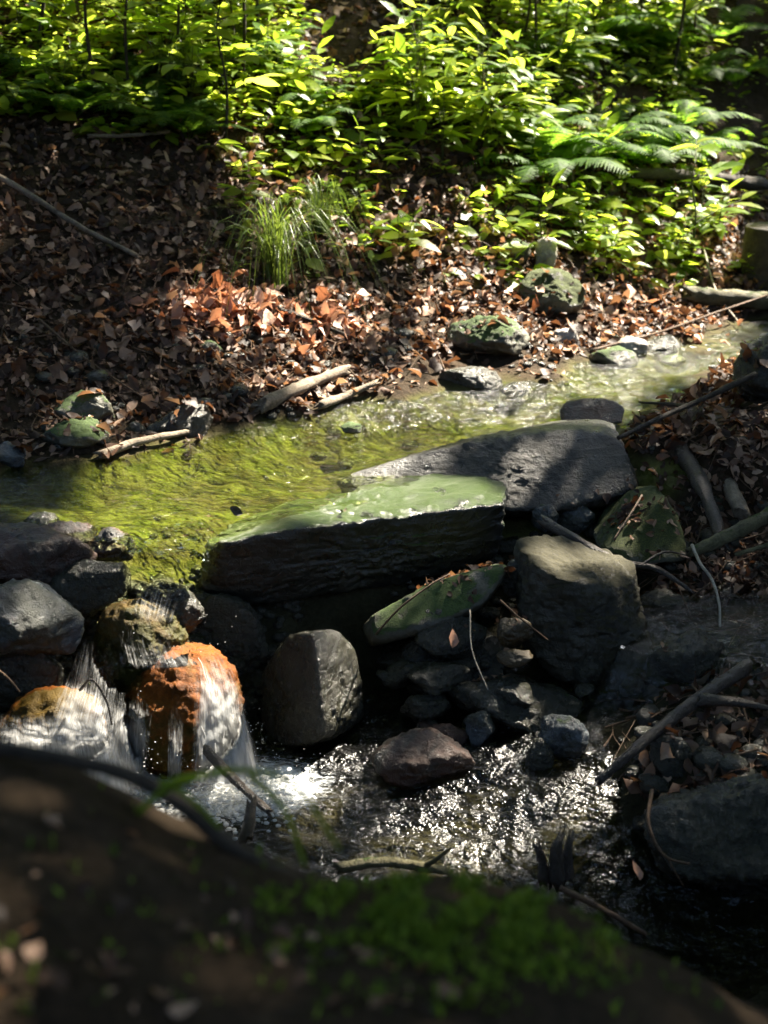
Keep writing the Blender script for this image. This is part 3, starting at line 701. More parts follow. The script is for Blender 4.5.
for flat, nu, nv, fm, uu, vv in FALLS:
    id_ = np.arange(nu * nv).reshape(nv, nu) + n0
    F += np.stack([id_[:-1, :-1], id_[:-1, 1:], id_[1:, 1:], id_[1:, :-1]], -1).reshape(-1, 4).tolist()
    V.append(flat); fo.append(fm); ED.append(edge_of(nu, nv)); UV.append(np.stack([uu, vv], 1)); n0 += nu * nv
V = np.concatenate(V); fo = np.concatenate(fo); UV = np.concatenate(UV)
wf = mesh_obj('waterfall', V, F, M['fall'])
a = wf.data.attributes.new('foam', 'FLOAT', 'POINT'); a.data.foreach_set('value', fo.astype(np.float32))
a = wf.data.attributes.new('edge', 'FLOAT', 'POINT'); a.data.foreach_set('value', np.concatenate(ED).astype(np.float32))
ul = wf.data.uv_layers.new(name='UVMap'); li = np.empty(len(wf.data.loops), int); wf.data.loops.foreach_get('vertex_index', li)
ul.data.foreach_set('uv', UV[li].astype(np.float32).ravel())
setting(wf)
# strands and drops of white water
G = Geo(); rr = np.random.default_rng(5)
for k, (flat, nu, nv, fm, uu, vv) in enumerate(FALLS):
    g = flat.reshape(nv, nu, 3); fr = fm.reshape(nv, nu)
    for _ in range([0, 0, 0, 2, 0, 0, 0][k // 3]):
        u = rr.integers(1, nu - 1); v0 = int(rr.uniform(0, nv * .75)); v1 = min(nv - 1, v0 + int(rr.uniform(5, 18)))
        if rr.random() > fr[(v0 + v1) // 2, u] + .25 or v1 - v0 < 4: continue
        pts = g[np.linspace(v0, v1, 4).astype(int), u] + np.array([0, -rr.uniform(.002, .03), 0]) + rr.normal(size=(4, 3)) * np.array([.006, .006, .003])
        r = .0010 + .0050 * rr.random() ** 3
        T, F_ = tube(pts, r, r * .4, 4, 7, cap=False); G.add(T, F_)
ic, icf = ico(1)
def drops(n, c, s, rlo, rhi, flat=.7):
    for _ in range(n):
        p = np.array(c) + rr.normal(size=3) * s; G.add(ic * rr.uniform(rlo, rhi) * np.array([1, 1, flat]) + p, icf)
drops(110, (-.45, 4.05, -.58), (.12, .06, .06), .0008, .003); drops(260, (-.8, 3.95, -.56), (.2, .07, .07), .0008, .003); drops(40, (-.44, 4.08, -.46), (.04, .04, .07), .0008, .0022); drops(30, (-.7, 4.25, -.2), (.1, .06, .07), .0008, .002); drops(40, (-.3, 4.1, -.62), (.12, .08, .03), .001, .003)
icb, icbf = ico(2)
for k in range(2600):                                       # froth where the falls land
    u = rr.random(); c = (-1.05 + .75 * u + rr.normal() * .03, 3.88 + .16 * u + rr.normal() * .06)
    zb = rbf_eval(wc, WW, [c[0]], [c[1]])[0]; e = rr.uniform(.0025, .008)
    G.add(icb * e * np.array([1.2, 1, .7]) * (1 + .25 * fbm(icb * 2 + k, 2))[:, None] + np.array([c[0], c[1], zb + .008 + rr.random() ** 2 * .05]), icbf)
s_ = G.obj('spray', M['white']); setting(s_, 'stuff', 'white strands and drops of water falling over the stones')

# ------------------------------------------------------------------ leaf litter
TL = [leaf_template(1, .55, f, d, wave=wv)[0] for f, d, wv in ((.5, .3, .06), (-.4, -.25, .08), (.9, .1, .1), (-.2, .55, .05), (.3, -.5, .12), (1.2, .4, .04))]
TL.append(leaf_template(1, .95, .35, .25, hw=(.05, .42, .5, .2, .0), wave=.12)[0])
TL.append(leaf_template(1, .9, -.3, -.2, hw=(.05, .5, .3, .42, .0), wave=.14)[0])
def litter(G, xy, lo=.028, hi=.08, lift=.024, tilt=.42, rock_p=.35, zmax=9):
    n = len(xy); gzv = ground(xy[:, 0], xy[:, 1]); z = gzv + R.random(n) ** 2 * lift + .004; keep = np.ones(n, bool)
    up = np.tile([0, 0, 1.0], (n, 1))
    for i in range(n):
        if True:
            h = ROCK_BVH.ray_cast(Vector((xy[i, 0], xy[i, 1], gzv[i] + 1.2)), Vector((0, 0, -1)))
            if h[0] is not None and h[0].z > z[i]:
                if R.random() > rock_p * .6: keep[i] = False
                if h[1].z < .6 or h[0].z > zmax: keep[i] = False
                z[i] = h[0].z + .006; up[i] = h[1][:]
    if True:
        e = .03; gx_ = (ground(xy[:, 0] + e, xy[:, 1]) - gzv) / e; gy_ = (ground(xy[:, 0], xy[:, 1] + e) - gzv) / e
        gn = np.stack([-gx_, -gy_, np.ones(n)], 1); sel = up[:, 2] == 1; up[sel] = gn[sel]
    up = up / np.linalg.norm(up, axis=1)[:, None] + R.normal(size=(n, 3)) * tilt
    d = np.cross(up, randdir(n)); Mx = frames(d, up)
    sc = lo * .6 + (hi * 1.08 - lo * .6) * R.random(n) ** 1.3; Mx = Mx * sc[:, None, None]
    P = np.stack([xy[:, 0], xy[:, 1], z], 1); ch = R.integers(0, len(TL), n)
    for c in range(len(TL)):
        q = keep & (ch == c)
        if q.any(): G.batch(TL[c], LEAF_F, Mx[q], P[q])
G = Geo()
n = 60000; xy = np.stack([R.uniform(-3.4, 4.2, n), R.uniform(5.35, 10.2, n)], 1)
zz = ground(xy[:, 0], xy[:, 1]); px, py = to_px(np.stack([xy[:, 0], xy[:, 1], zz], 1))
pk_ = np.where(py > 230, 1.0, np.where(py > 120, .75, .35)) * ((px > -120) & (px < 900))
q = (zz > .02) & (R.random(n) < pk_) & (fbm(np.stack([xy[:, 0] * 2.2, xy[:, 1] * 2.2, 0 * zz], 1), 3) > -.55) & ~((px > 340) & (px < 622) & (py > 418) & (py < 520)) & ~((px > 395) & (px < 570) & (py > 358) & (R.random(n) < .8)) & ~((px < 215) & (py > 398) & (R.random(n) < .6)); litter(G, xy[q])
def litter_px(n, poly, **kw):
    px = R.uniform(min(a for a, b in poly), max(a for a, b in poly), n); py = R.uniform(min(b for a, b in poly), max(b for a, b in poly), n)
    q = inside(poly, px, py); P = np.array([gpt(a, b) for a, b in zip(px[q], py[q])]); litter(G, P[:, :2], **kw)
litter_px(520, [(612, 432), (768, 425), (800, 560), (700, 560), (640, 500)], lo=.025, hi=.06, rock_p=.6)
litter_px(900, [(600, 560), (760, 540), (768, 600), (640, 600)], lo=.02, hi=.06, rock_p=.6)
litter_px(480, [(640, 700), (768, 660), (790, 790), (640, 800)], lo=.025, hi=.075, rock_p=.8)
litter_px(450, [(400, 590), (520, 540), (540, 700), (480, 740), (420, 700)], lo=.02, hi=.05, rock_p=1.0, zmax=-.1)
litter_px(160, [(520, 510), (640, 500), (640, 580), (520, 580)], lo=.02, hi=.045, rock_p=1.0, zmax=-.04)
litter_px(220, [(0, 395), (220, 400), (200, 450), (0, 470)], lo=.04, hi=.08, rock_p=1.0)
litter_px(150, [(0, 800), (200, 860), (330, 930), (560, 1000), (560, 1024), (0, 1024)], lo=.012, hi=.03, rock_p=0, tilt=.3)
lt = G.obj('leaf_litter', M['litter']); setting(lt, 'stuff', 'brown dead leaves lying over the forest floor')
G = Geo(); k_ = 330; px = np.concatenate([R.normal(215, 34, k_), R.normal(328, 26, 150), R.uniform(600, 740, 60), R.uniform(400, 560, 16)]); py = np.concatenate([R.normal(316, 12, k_), R.normal(320, 13, 150), R.uniform(295, 345, 60), R.uniform(270, 330, 16)])  # brighter leaves whose colour strengthens the sunlit patches of litter
P = np.array([gpt(a, b) for a, b in zip(px, py)]); litter(G, P[:, :2], lo=.05, hi=.10, lift=.05, tilt=.7)
rl = G.obj('sun_tinted_leaves', M['redleaf']); setting(rl, 'stuff', 'dead leaves coloured bright russet to strengthen the patches of sun')
# small twigs and bits among the leaves
G = Geo()
for k in range(420):
    if k < 300: px, py = R.uniform(-20, 790), R.uniform(230, 440)
    else: px, py = R.uniform(600, 790), R.uniform(440, 780)
    p = gpt(px, py)
    if p[2] < .03 and p[1] > 5.3: continue
    a = R.uniform(0, 6.28); l = R.uniform(.05, .28); d = np.array([math.cos(a), math.sin(a), R.normal() * .08]); q = p + d * l
    q[2] = gz(q[0], q[1]) + R.uniform(.01, .04); p[2] += R.uniform(.01, .05); m_ = (p + q) / 2 + R.normal(size=3) * .015
    T, F_ = tube([p, m_, q], R.uniform(.0015, .005), .001, 5, 7, cap=False); G.add(T, F_)
tw = G.obj('twig_debris', M['twig']); setting(tw, 'stuff', 'thin broken twigs scattered among the dead leaves')
# gravel and little stones in the gaps of the dam and on the bed
G = Geo(); T2, F2 = ico(2)
shapes = [T2 * np.array([1, .8, .6]) * (1 + .28 * fbm(T2 * 1.3 + 9 * s, 2))[:, None] for s in range(6)]
for k in range(2600):
    if k < 750: px, py = R.uniform(380, 768), R.uniform(500, 900)
    elif k < 1050: px, py = R.uniform(0, 768), R.uniform(330, 450)
    else: px, py = R.uniform(0, 300), R.uniform(520, 800)
    p = gpt(px, py)
    if k < 750 or k >= 1050:
        if p[1] < 2.8 or p[2] < rbf_eval(wc, WW, [p[0]], [p[1]])[0] + .01: continue
    if p[1] > 4.45 and p[1] < 9 and p[2] > -.2 and p[2] < .005 and 750 <= k: continue
    s = R.uniform(.006, .03) if R.random() < .85 else R.uniform(.03, .06)
    a = R.uniform(0, 6.28); c, sn = math.cos(a), math.sin(a)
    G.add(shapes[k % 6] @ np.array([[c, sn, 0], [-sn, c, 0], [0, 0, 1]]) * s + p + np.array([0, 0, s * .2]), F2)
for k in range(26):
    p = gpt(R.uniform(0, 720), R.uniform(370, 545))
    if not (-.3 < p[2] < -.04) or p[1] < 4.5: continue
    a_ = R.uniform(0, 6.28); c, sn = math.cos(a_), math.sin(a_); e_ = R.uniform(.015, .05)
    G.add(shapes[k % 6] @ np.array([[c, sn, 0], [-sn, c, 0], [0, 0, 1]]) * e_ * np.array([1, 1, .7]) + np.array([p[0], p[1], min(p[2] + e_ * .2, -.012 - e_ * .4)]), F2)
gv = G.obj('gravel', M['slate']); setting(gv, 'stuff', 'small wet stones filling the gaps between the boulders')

# ------------------------------------------------------------------ logs, branches and roots
def stick(name, pts, r0, r1, m, label, cat='branch', sides=14, rough=.34, n=None, forks=()):
    P = np.array(pts); T, F_ = tube(P, r0, r1, sides, n or max(14, len(P) * 8), rough, seed=len(label))
    for fk in forks:
        T2_, F2_ = tube(np.array(fk), r1 * .9 if len(fk) < 9 else r1, r1 * .35, 6, 10, rough); k = len(T); T = np.vstack([T, T2_]); F_ = F_ + [[i + k for i in f] for f in F2_]
    o = mesh_obj(name, T, F_, m, loc=P[0]); tag(o, label, cat); return o
def on(px, py, h=.02):
    p = gpt(px, py); p[2] += h; return p
def pw(*q): return [pY(*a) for a in q]
stick('fallen_branch', [on(-40, 165, .05), on(20, 200, .06), on(80, 238, .06), on(138, 266, .05)], .018, .010, M['rotten'], 'bare pale barked branch lying down the shaded leafy slope')  # pale wood colour stands in for sun on this shaded branch
stick('rotten_log', [on(262, 416, .05), on(300, 398, .05), on(346, 380, .05)], .035, .024, M['rotten'], 'broken pale rotten log at the water edge below the lit leaves', 'log', rough=.35)
stick('rotten_log', [on(320, 412, .03), on(350, 400, .03), on(376, 391, .04)], .022, .014, M['rotten'], 'shorter grey rotten log beside the larger one at the water edge', 'log', rough=.35)
stick('fallen_branch', pw((618, 438, 5.5), (660, 418, 5.65), (705, 398, 5.8), (756, 374, 5.85)), .009, .014, M['bark'], 'thin dark branch slanting over the stream beside the boulder', forks=[pw((686, 406, 5.75), (668, 404, 5.85), (640, 402, 5.95))])
stick('fallen_log', [on(688, 306, .07), on(720, 311, .08), on(770, 314, .08), on(820, 312, .08)], .05, .06, M['greenwood'], 'smooth log with a pale end on the leaves of the far shore', 'log')
stick('fallen_log', [on(630, 192, .12), on(700, 196, .12), on(760, 200, .1)], .035, .05, M['bark'], 'dark log lying level behind the young sapling', 'log')
stick('fallen_branch', [on(590, 358, .04), on(660, 346, .08), on(720, 328, .1), on(775, 312, .12)], .007, .006, M['twig'], 'long thin stick propped across the leaves by the riffle')
stick('fallen_branch', [on(702, 268, .12), on(716, 300, .05), on(740, 330, .03)], .006, .005, M['palewig'], 'short pale stick leaning over the smooth log')
stick('fallen_branch', [on(280, 320, .05), on(310, 330, .05), on(350, 345, .04)], .016, .01, M['bark'], 'dark stick across the sunlit russet leaves')
stick('fallen_branch', [on(40, 330, .05), on(90, 370, .04), on(150, 410, .04)], .006, .004, M['twig'], 'thin brown stick pointing down to the shaded shore rocks')
stick('fallen_branch', [on(90, 148, .06), on(130, 147, .06), on(170, 143, .06)], .012, .01, M['rotten'], 'short lit stick under the plants at the edge of the slope')
stick('shore_log', [on(100, 460, .02), on(140, 448, .03), on(190, 436, .02)], .02, .012, M['rotten'], 'grey waterlogged stick lying along the shaded shore', 'log', rough=.3)
stick('driftwood', pw((682, 452, 5.6), (704, 490, 5.3), (722, 542, 5.05)), .042, .022, M['wetwood'], 'steep dark rotting log sunk in the leafy bank', 'log', rough=.3, sides=14)
stick('driftwood', pw((722, 470, 5.5), (732, 492, 5.35), (742, 515, 5.2)), .036, .03, M['rotten'], 'short log stub with peeled pale side on the leafy bank', 'log', rough=.25, sides=12)
stick('driftwood', pw((692, 552, 4.9), (730, 535, 4.95), (775, 512, 5.05)), .022, .03, M['greenwood'], 'brown branch running back from the small dark pool', sides=10)
stick('fallen_branch', pw((735, 555, 4.9), (755, 549, 4.9), (785, 540, 4.9)), .008, .01, M['greenwood'], 'short brown stick beside the branch at the dark pool')
stick('bleached_root', pw((692, 545, 4.75), (700, 563, 4.65), (712, 580, 4.6), (719, 603, 4.5), (720, 627, 4.45)), .0062, .004, M['palewig'], 'pale wavy root dangling over the small dark pool', 'root', rough=.1)
stick('fallen_branch', pw((545, 523, 5.1), (585, 545, 5.0), (622, 563, 4.95), (655, 568, 4.95), (690, 590, 4.85)), .022, .007, M['wetwood'], 'crooked wet branch behind the block shaped boulder', forks=[pw((640, 566, 4.95), (664, 552, 4.98), (690, 556, 4.95))])
stick('fallen_branch', pw((614, 540, 5.0), (630, 515, 5.05), (642, 495, 5.1)), .005, .004, M['twig'], 'thin bent twig leaning on the pointed mossy rock')
stick('driftwood', pw((600, 780, 3.95), (640, 745, 4.0), (690, 705, 4.15), (745, 668, 4.3)), .014, .026, M['wetwood'], 'wet dark log slanting down to the lower stream', 'log', rough=.25, forks=[pw((700, 700, 4.15), (735, 702, 4.15), (768, 708, 4.1))])
stick('dangling_twig', pw((652, 790, 3.6), (648, 820, 3.5), (655, 842, 3.46), (668, 858, 3.42), (690, 864, 3.4)), .006, .0035, M['twig'], 'reddish twig with a forked tip hanging before the big boulder', 'twig', rough=.1, forks=[pw((668, 858, 3.42), (674, 870, 3.4), (684, 887, 3.38))])
stick('broken_stick', pw((208, 752, 3.9), (225, 770, 3.8), (245, 790, 3.7), (270, 812, 3.6)), .017, .012, M['wetwood'], 'wet broken stick standing in the white water', 'stick')
stick('broken_stick', pw((247, 838, 3.45), (249, 822, 3.47), (251, 806, 3.5)), .02, .016, M['ochre'], 'short golden brown stub of wood poking from the water', 'stick')
stick('fallen_branch', pw((376, 634, 4.55), (400, 608, 4.5), (432, 584, 4.5), (450, 574, 4.52)), .004, .003, M['twig'], 'thin reddish twig under the dark face of the slab', 'twig')
stick('fallen_branch', pw((80, 690, 4.0), (92, 680, 3.95), (106, 700, 3.95), (112, 725, 3.93)), .005, .003, M['wetwood'], 'small bent twig caught in the waterfall', 'twig')
stick('fallen_branch', pw((-5, 668, 4.0), (8, 678, 3.98), (20, 692, 3.96)), .005, .003, M['twig'], 'short twig stuck below the blue grey boulder', 'twig')
stick('fallen_branch', pw((500, 600, 4.45), (520, 618, 4.42), (548, 640, 4.42)), .004, .002, M['twig'], 'fine twig across the stack of small stones', 'twig')
stick('fallen_branch', pw((470, 610, 4.5), (472, 650, 4.4), (488, 690, 4.3)), .003, .002, M['palewig'], 'hair thin twig hanging down the stack of stones', 'twig')
stick('driftwood', pw((340, 868, 3.3), (380, 862, 3.3), (420, 866, 3.3), (442, 870, 3.3)), .016, .012, M['greenwood'], 'mossy stick lying at the near edge of the stream', 'stick', forks=[pw((425, 866, 3.3), (438, 858, 3.28), (450, 848, 3.27))])
stick('driftwood', pw((560, 888, 3.3), (595, 905, 3.25), (630, 925, 3.2), (646, 934, 3.2)), .009, .006, M['twig'], 'reddish stick in the lower stream by the moss cushion', 'stick')
# stump of wet wood in the lower stream with its splinters
t = empty('wet_stump', pY(556, 870, 3.55)); tag(t, 'splintered wet stump standing in the lower stream', 'stump')
for k, q in enumerate([((556, 880, 3.55), (556, 850, 3.55), (560, 838, 3.56)), ((566, 880, 3.57), (568, 850, 3.57), (570, 838, 3.58)), ((546, 882, 3.56), (542, 860, 3.56), (538, 848, 3.56))]):
    T, F_ = tube(np.array(pw(*q)) - np.array(t.location), 0.026 if k == 0 else .02, .010, 12, 14, .5, seed=k); mesh_obj('splinter' if k else 'trunk', T, F_, M['wetwood'], t)
# the dark root curling over the near earth bank, and the grass blades in front of it
stick('bare_root', pw((-60, 742, 1.55), (0, 748, 1.55), (70, 760, 1.55), (135, 778, 1.55), (185, 808, 1.53), (220, 838, 1.52), (265, 868, 1.52), (315, 892, 1.54)), .008, .011, M['bark'], 'dark root arching along the top of the near earth bank', 'root', rough=.15, n=60)
t = empty('grass_sprig', pY(232, 800, 1.5)); tag(t, 'blurred green grass sprig hanging over the near bank', 'grass')
for q in [((138, 812, 1.5), (165, 790, 1.5), (215, 772, 1.5), (262, 772, 1.5), (300, 790, 1.5), (340, 850, 1.5)), ((160, 780, 1.5), (190, 798, 1.5), (220, 828, 1.51)), ((250, 775, 1.5), (285, 810, 1.5), (305, 865, 1.5)), ((205, 776, 1.49), (175, 780, 1.49), (150, 800, 1.49))]:
    T, F_ = tube(np.array(pw(*q)) - np.array(t.location), 0.0048, .0026, 5, 24); mesh_obj('blade', T, F_, M['foliage'], t)
# stump at the right edge of the bank
t_p = gpt(765, 285); 
V, F_ = tube([t_p + np.array([0.06, .1, -.15]), t_p + np.array([0.06, .1, .12]), t_p + np.array([.06, .1, .34])], .21, .18, 30, 24, .12, cap=True)
o = mesh_obj('tree_stump', V, F_, M['bark'], loc=t_p); tag(o, 'dark broad tree stump at the edge of the gloomy gully', 'stump')
# curled russet leaf on the stone in the stack
Tm, Fm = leaf_template(.085, .055 / .085 * .085, .5, .2, wave=.006)
Tm = leaf_template(1, .6, .6, .5, wave=.08)[0] * .062
o = mesh_obj('curled_leaf', Tm @ np.array([[.9, .1, -.4], [.2, .2, .95], [.35, -.95, .1]]), LEAF_F, M['redleaf']); o.location = pY(452, 648, 4.45) ; tag(o, 'curled russet dead leaf stuck on a dark stone', 'leaf')
o = mesh_obj('curled_leaf', Tm @ np.array([[.9, .1, -.4], [-.2, .3, .95], [.35, -.95, .2]]) * .8, LEAF_F, M['redleaf']); o.location = pY(640, 880, 3.4); tag(o, 'red brown dead leaf hanging in front of the dark hollow', 'leaf')

o = mesh_obj('fallen_leaf', Tm @ np.array([[.9, .3, .1], [-.3, .9, .1], [-.1, -.1, .98]]) * .8, LEAF_F, M['ochre']); o.location = pz(345, 512, .022) ; tag(o, 'small yellowish leaf lying flat on the green slab', 'leaf')
o = mesh_obj('fallen_leaf', Tm @ np.array([[.2, .3, .9], [-.9, .3, .3], [-.1, -.9, .3]]), LEAF_F, M['wetwood']); o.location = pz(243, 514, .015) ; tag(o, 'dark rotted leaf sticking up at the thin end of the slab', 'leaf')

# ------------------------------------------------------------------ moss cushion on the near bank
G = Geo(); n = 60000
px = R.uniform(-20, 720, n); py = R.uniform(760, 1020, n)
lim = 872 + 10 * np.sin(px * .05) + np.clip(px - 520, 0, 200) * .55; mn_ = fbm(np.stack([px / 42, py / 26, 0 * px], 1), 4); q = (R.random(n) < 1.25 * np.exp(-((px - 470) / 125) ** 2 - ((py - 915) / 52) ** 2) * np.clip(.55 + 2.4 * mn_, 0, 1.4) + .05 * (mn_ > .25))
P = np.array([gpt(a, b) for a, b in zip(px[q], py[q])]); P = P[P[:, 1] < 2.0]
n = len(P); d = np.array([0, 0, 1.0]) + R.normal(size=(n, 3)) * .45; Mx = frames(d, randdir(n)) * (R.uniform(.006, .018, n) * 1.0)[:, None, None]
G.batch(LEAF * np.array([.8, 1, 1]), LEAF_F, Mx, P)
ms = G.obj('moss', M['moss']); setting(ms, 'stuff', 'green moss growing on the near earth bank')

# ------------------------------------------------------------------ plants
def leaf_on(G, p, d, up, length, width=1.0, droop=.25):
    T = leaf_template(1, .42 * width, .14, droop)[0]
    Mx = frames(np.array([d]), np.array([up])) * length
    G.batch(T, LEAF_F, Mx, np.array([p]))
def make_broadleaf(seed, h, nl, ll, wid, spread):
    rr = np.random.default_rng(seed); t = empty('broadleaf_plant', (0, 0, 0)); G = Geo(); S_ = Geo()
    ns = rr.integers(2, 4)
    for s in range(ns):
        a = rr.uniform(0, 6.28); lean = rr.uniform(.1, .4) * spread; hh = h * rr.uniform(.75, 1.1)
        pts = [np.zeros(3), np.array([math.cos(a) * lean * hh * .35, math.sin(a) * lean * hh * .35, hh * .5]), np.array([math.cos(a) * lean * hh, math.sin(a) * lean * hh, hh])]
        T, F_ = tube(pts, .004, .002, 5, 9, cap=False); S_.add(T, F_); C = catmull(pts, 30)
        b0 = rr.uniform(0, 6.28)
        for k in range(nl):
            f = .25 + .75 * k / (nl - 1); p = C[int(f * 29)]; b = b0 + k * 2.4 + rr.normal() * .25
            el = rr.uniform(-.15, .45) if f < .95 else rr.uniform(.2, .9)
            d = np.array([math.cos(b) * math.cos(el), math.sin(b) * math.cos(el), math.sin(el)])
            L_ = ll * rr.uniform(.65, 1.15) * (1.1 - .45 * f); q = p + d * L_ * .25
            T, F_ = tube([p, (p + q) / 2, q], .0014, .001, 4, 4, cap=False); S_.add(T, F_)
            leaf_on(G, q, d + rr.normal(size=3) * .08, np.array([0, 0, 1.0]) + rr.normal(size=3) * .3, L_, wid, rr.uniform(.1, .45))
    S_.obj('stem', M['stem'], t); G.obj('foliage', M['foliage'], t); return t
def make_fern(seed, n, length):
    rr = np.random.default_rng(seed); t = empty('fern', (0, 0, 0))
    for k in range(n):
        G = Geo(); a = k * 6.28 / n + rr.normal() * .25; l = length * rr.uniform(.8, 1.1); up = rr.uniform(.5, .95)
        h = np.array([math.cos(a), math.sin(a), 0]); z = np.array([0, 0, 1.0]); side = np.array([-h[1], h[0], 0])
        C = catmull([np.zeros(3), h * l * .25 + z * l * .42 * up, h * l * .62 + z * l * .55 * up, h * l * .98 + z * l * .36 * up], 34)
        T, F_ = tube(C[::4], .0028, .0008, 4, 16, cap=False); G.add(T, F_)
        for i in range(6, 34):
            f = (i - 6) / 27; L_ = l * .24 * (math.sin(math.pi * min(1, f * .9 + .13)) ** .8) * (1 - .35 * f) + .006
            tg = C[min(33, i + 1)] - C[i - 1]; tg /= np.linalg.norm(tg)
            for sg in (-1, 1):
                d = side * sg + tg * .45 - z * .12 + rr.normal(size=3) * .05; d /= np.linalg.norm(d)
                nrm = np.cross(tg, side); nrm = nrm if nrm[2] > 0 else -nrm
                wv = np.cross(nrm, d); V = []; m_ = 7
                for j in range(m_):                        # toothed leaflet
                    u = j / (m_ - 1); wdt = L_ * .15 * (1 - u) ** .7 * (1.0 if j % 2 else .55)
                    c = C[i] + d * L_ * u - z * L_ * .12 * u * u; V += [c - wv * wdt, c + wv * wdt]
                G.add(np.array(V), [[2 * j, 2 * j + 1, 2 * j + 3, 2 * j + 2] for j in range(m_ - 1)])
        G.obj('frond', M['fernleaf'], t)
    return t
def make_sapling(seed, h, nb, ll, wid, dark=True, nleaf=7):
    rr = np.random.default_rng(seed); t = empty('sapling', (0, 0, 0)); G = Geo(); S_ = Geo()
    trunk = [np.zeros(3), np.array([.03 * h, 0, h * .4]), np.array([-.02 * h, .02, h * .75]), np.array([.06 * h, .0, h])]
    T, F_ = tube(trunk, .009 * h + .002, .002, 6, 18); S_.add(T, F_); C = catmull(trunk, 40)
    for k in range(nb):
        f = .3 + .68 * k / max(1, nb - 1); p = C[int(f * 39)]; b = k * 2.4 + rr.normal() * .3; bl = h * rr.uniform(.25, .5) * (1.2 - .6 * f)
        d = np.array([math.cos(b), math.sin(b), rr.uniform(.2, .7)]); pts = [p, p + d * bl * .5, p + d * bl + np.array([0, 0, -.06 * bl])]
        T, F_ = tube(pts, .004, .0015, 5, 8, cap=False); S_.add(T, F_); D = catmull(pts, 20)
        for j in range(nleaf):
            u = .25 + .75 * j / (nleaf - 1); q = D[int(u * 19)]; sg = 1 if j % 2 else -1
            s = np.cross(d, [0, 0, 1.0]); s /= np.linalg.norm(s)
            dd = d * .6 + s * sg * (.9 if u < .97 else .1) + np.array([0, 0, rr.uniform(-.3, .15)])
            leaf_on(G, q, dd, np.array([0, 0, 1.0]) + rr.normal(size=3) * .25, ll * rr.uniform(.7, 1.15), wid, rr.uniform(.1, .4))
    S_.obj('trunk', M['bark'] if dark else M['stem'], t); G.obj('foliage', M['foliage'], t); return t
PL = {'b1': make_broadleaf(1, .45, 8, .24, .95, 1.0), 'b2': make_broadleaf(2, .36, 7, .22, 1.15, 1.3), 'b3': make_broadleaf(3, .6, 11, .25, .72, .8), 'b4': make_broadleaf(4, .24, 6, .18, 1.2, 1.4),
      'f1': make_fern(1, 8, .55), 'f2': make_fern(2, 7, .48), 's1': make_sapling(1, .9, 9, .17, 1.0), 's2': make_sapling(2, 1.2, 12, .15, .95), 's3': make_sapling(5, .55, 5, .15, 1.15, False, 5)}
_used = set(); PLANTS = []
def plant(key, px, py, label, group=None, sc=1.0, rz=None, cat=None):
    o = PL[key]; p = gpt(px, py); rz = R.uniform(0, 6.28) if rz is None else rz
    if key in _used: c = copy_tree(o, p, rz, sc, R.normal(size=2) * .08)
    else: _used.add(key); c = o; c.location = p; c.rotation_euler = (0, 0, rz); c.scale = (sc,) * 3
    tag(c, label, cat or {'b': 'plant', 'f': 'fern', 's': 'sapling'}[key[0]], group); PLANTS.append(c); return c
def scatter(n, keys, x0, x1, y0, y1, label, group, lo=.7, hi=1.2, cat=None):
    for k in range(n):
        a, b = R.uniform(x0, x1), R.uniform(y0, y1)
        if 300 < a < 405 and b < 100: a += 120 if a > 350 else -90
        plant(keys[k % len(keys)], a, b, label, group, R.uniform(lo, hi), cat=cat)
# ones that stand out
plant('s3', 690, 262, 'young sapling with large yellow green leaves beside the gloomy gully', sc=1.25, rz=.6)
plant('s1', 226, 150, 'small sapling with a dark forked stem at the top of the leafy slope', sc=.95, rz=1.0)
plant('s2', 98, 105, 'thin dark stemmed sapling among bright leaves above the fallen branch', sc=1.0)
plant('f1', 650, 175, 'large dark green fern arching beside the young sapling', sc=1.15)
plant('f1', 590, 170, 'bright tipped fern in front of the shaded hollow', sc=.95)
plant('b4', 742, 276, 'little seedling with round pale leaves at the foot of the stump', sc=.6)
plant('b4', 758, 384, 'little green plant growing on the dark boulder at the bend', sc=.55)
plant('b4', 567, 296, 'lone broad leaf seedling in front of the golden mossed rock', sc=.5)
plant('b2', 400, 262, 'seedling with broad drooping leaves on the sunny bank above brown leaves', sc=.75)
plant('b3', 428, 130, 'tall plant with narrow bright leaves beside the dark tree trunk', sc=1.15)
# the crowd of plants up the bank
scatter(26, ['b1', 'b2', 'b4', 's2'], -30, 320, 40, 128, 'bright leafy plant in the sunlit crowd above the dark slope', 'leafy plants above the dark slope', .6, 1.05, cat='plant')
scatter(16, ['b3', 'b1', 'b3'], 390, 560, 70, 170, 'tall pale plant with long pointed leaves in the crowd beside the dark trunk', 'tall plants beside the dark trunk', .75, 1.15)
scatter(18, ['b4', 'b2', 'b4', 'b1'], 240, 520, 110, 215, 'low yellow green plant among the brown leaves of the sunny bank', 'low plants on the sunny bank', .4, .8)
scatter(22, ['b2', 'b1', 'b4'], 540, 720, 170, 275, 'yellow green plant crowded above the russet leaves of the far shore', 'plants above the far shore', .45, .9)
scatter(14, ['s2', 's1', 'b1'], 400, 740, -60, 90, 'leafy shrub in the half shaded growth behind the ferns', 'shrubs behind the ferns', .7, 1.2, cat='shrub')
scatter(7, ['s2', 's1', 'b1'], -40, 320, -70, 40, 'leafy shrub at the top of the bank in patchy light', 'shrubs at the top of the bank', .6, 1.1, cat='shrub')
scatter(20, ['f1', 'f2'], 545, 740, 30, 185, 'green fern in the dark growth beside the gully', 'ferns beside the gully', .7, 1.1)
scatter(14, ['f2', 'f1'], 20, 340, 40, 150, 'small light fern in the sunlit crowd above the dark slope', 'small ferns above the dark slope', .5, .8)

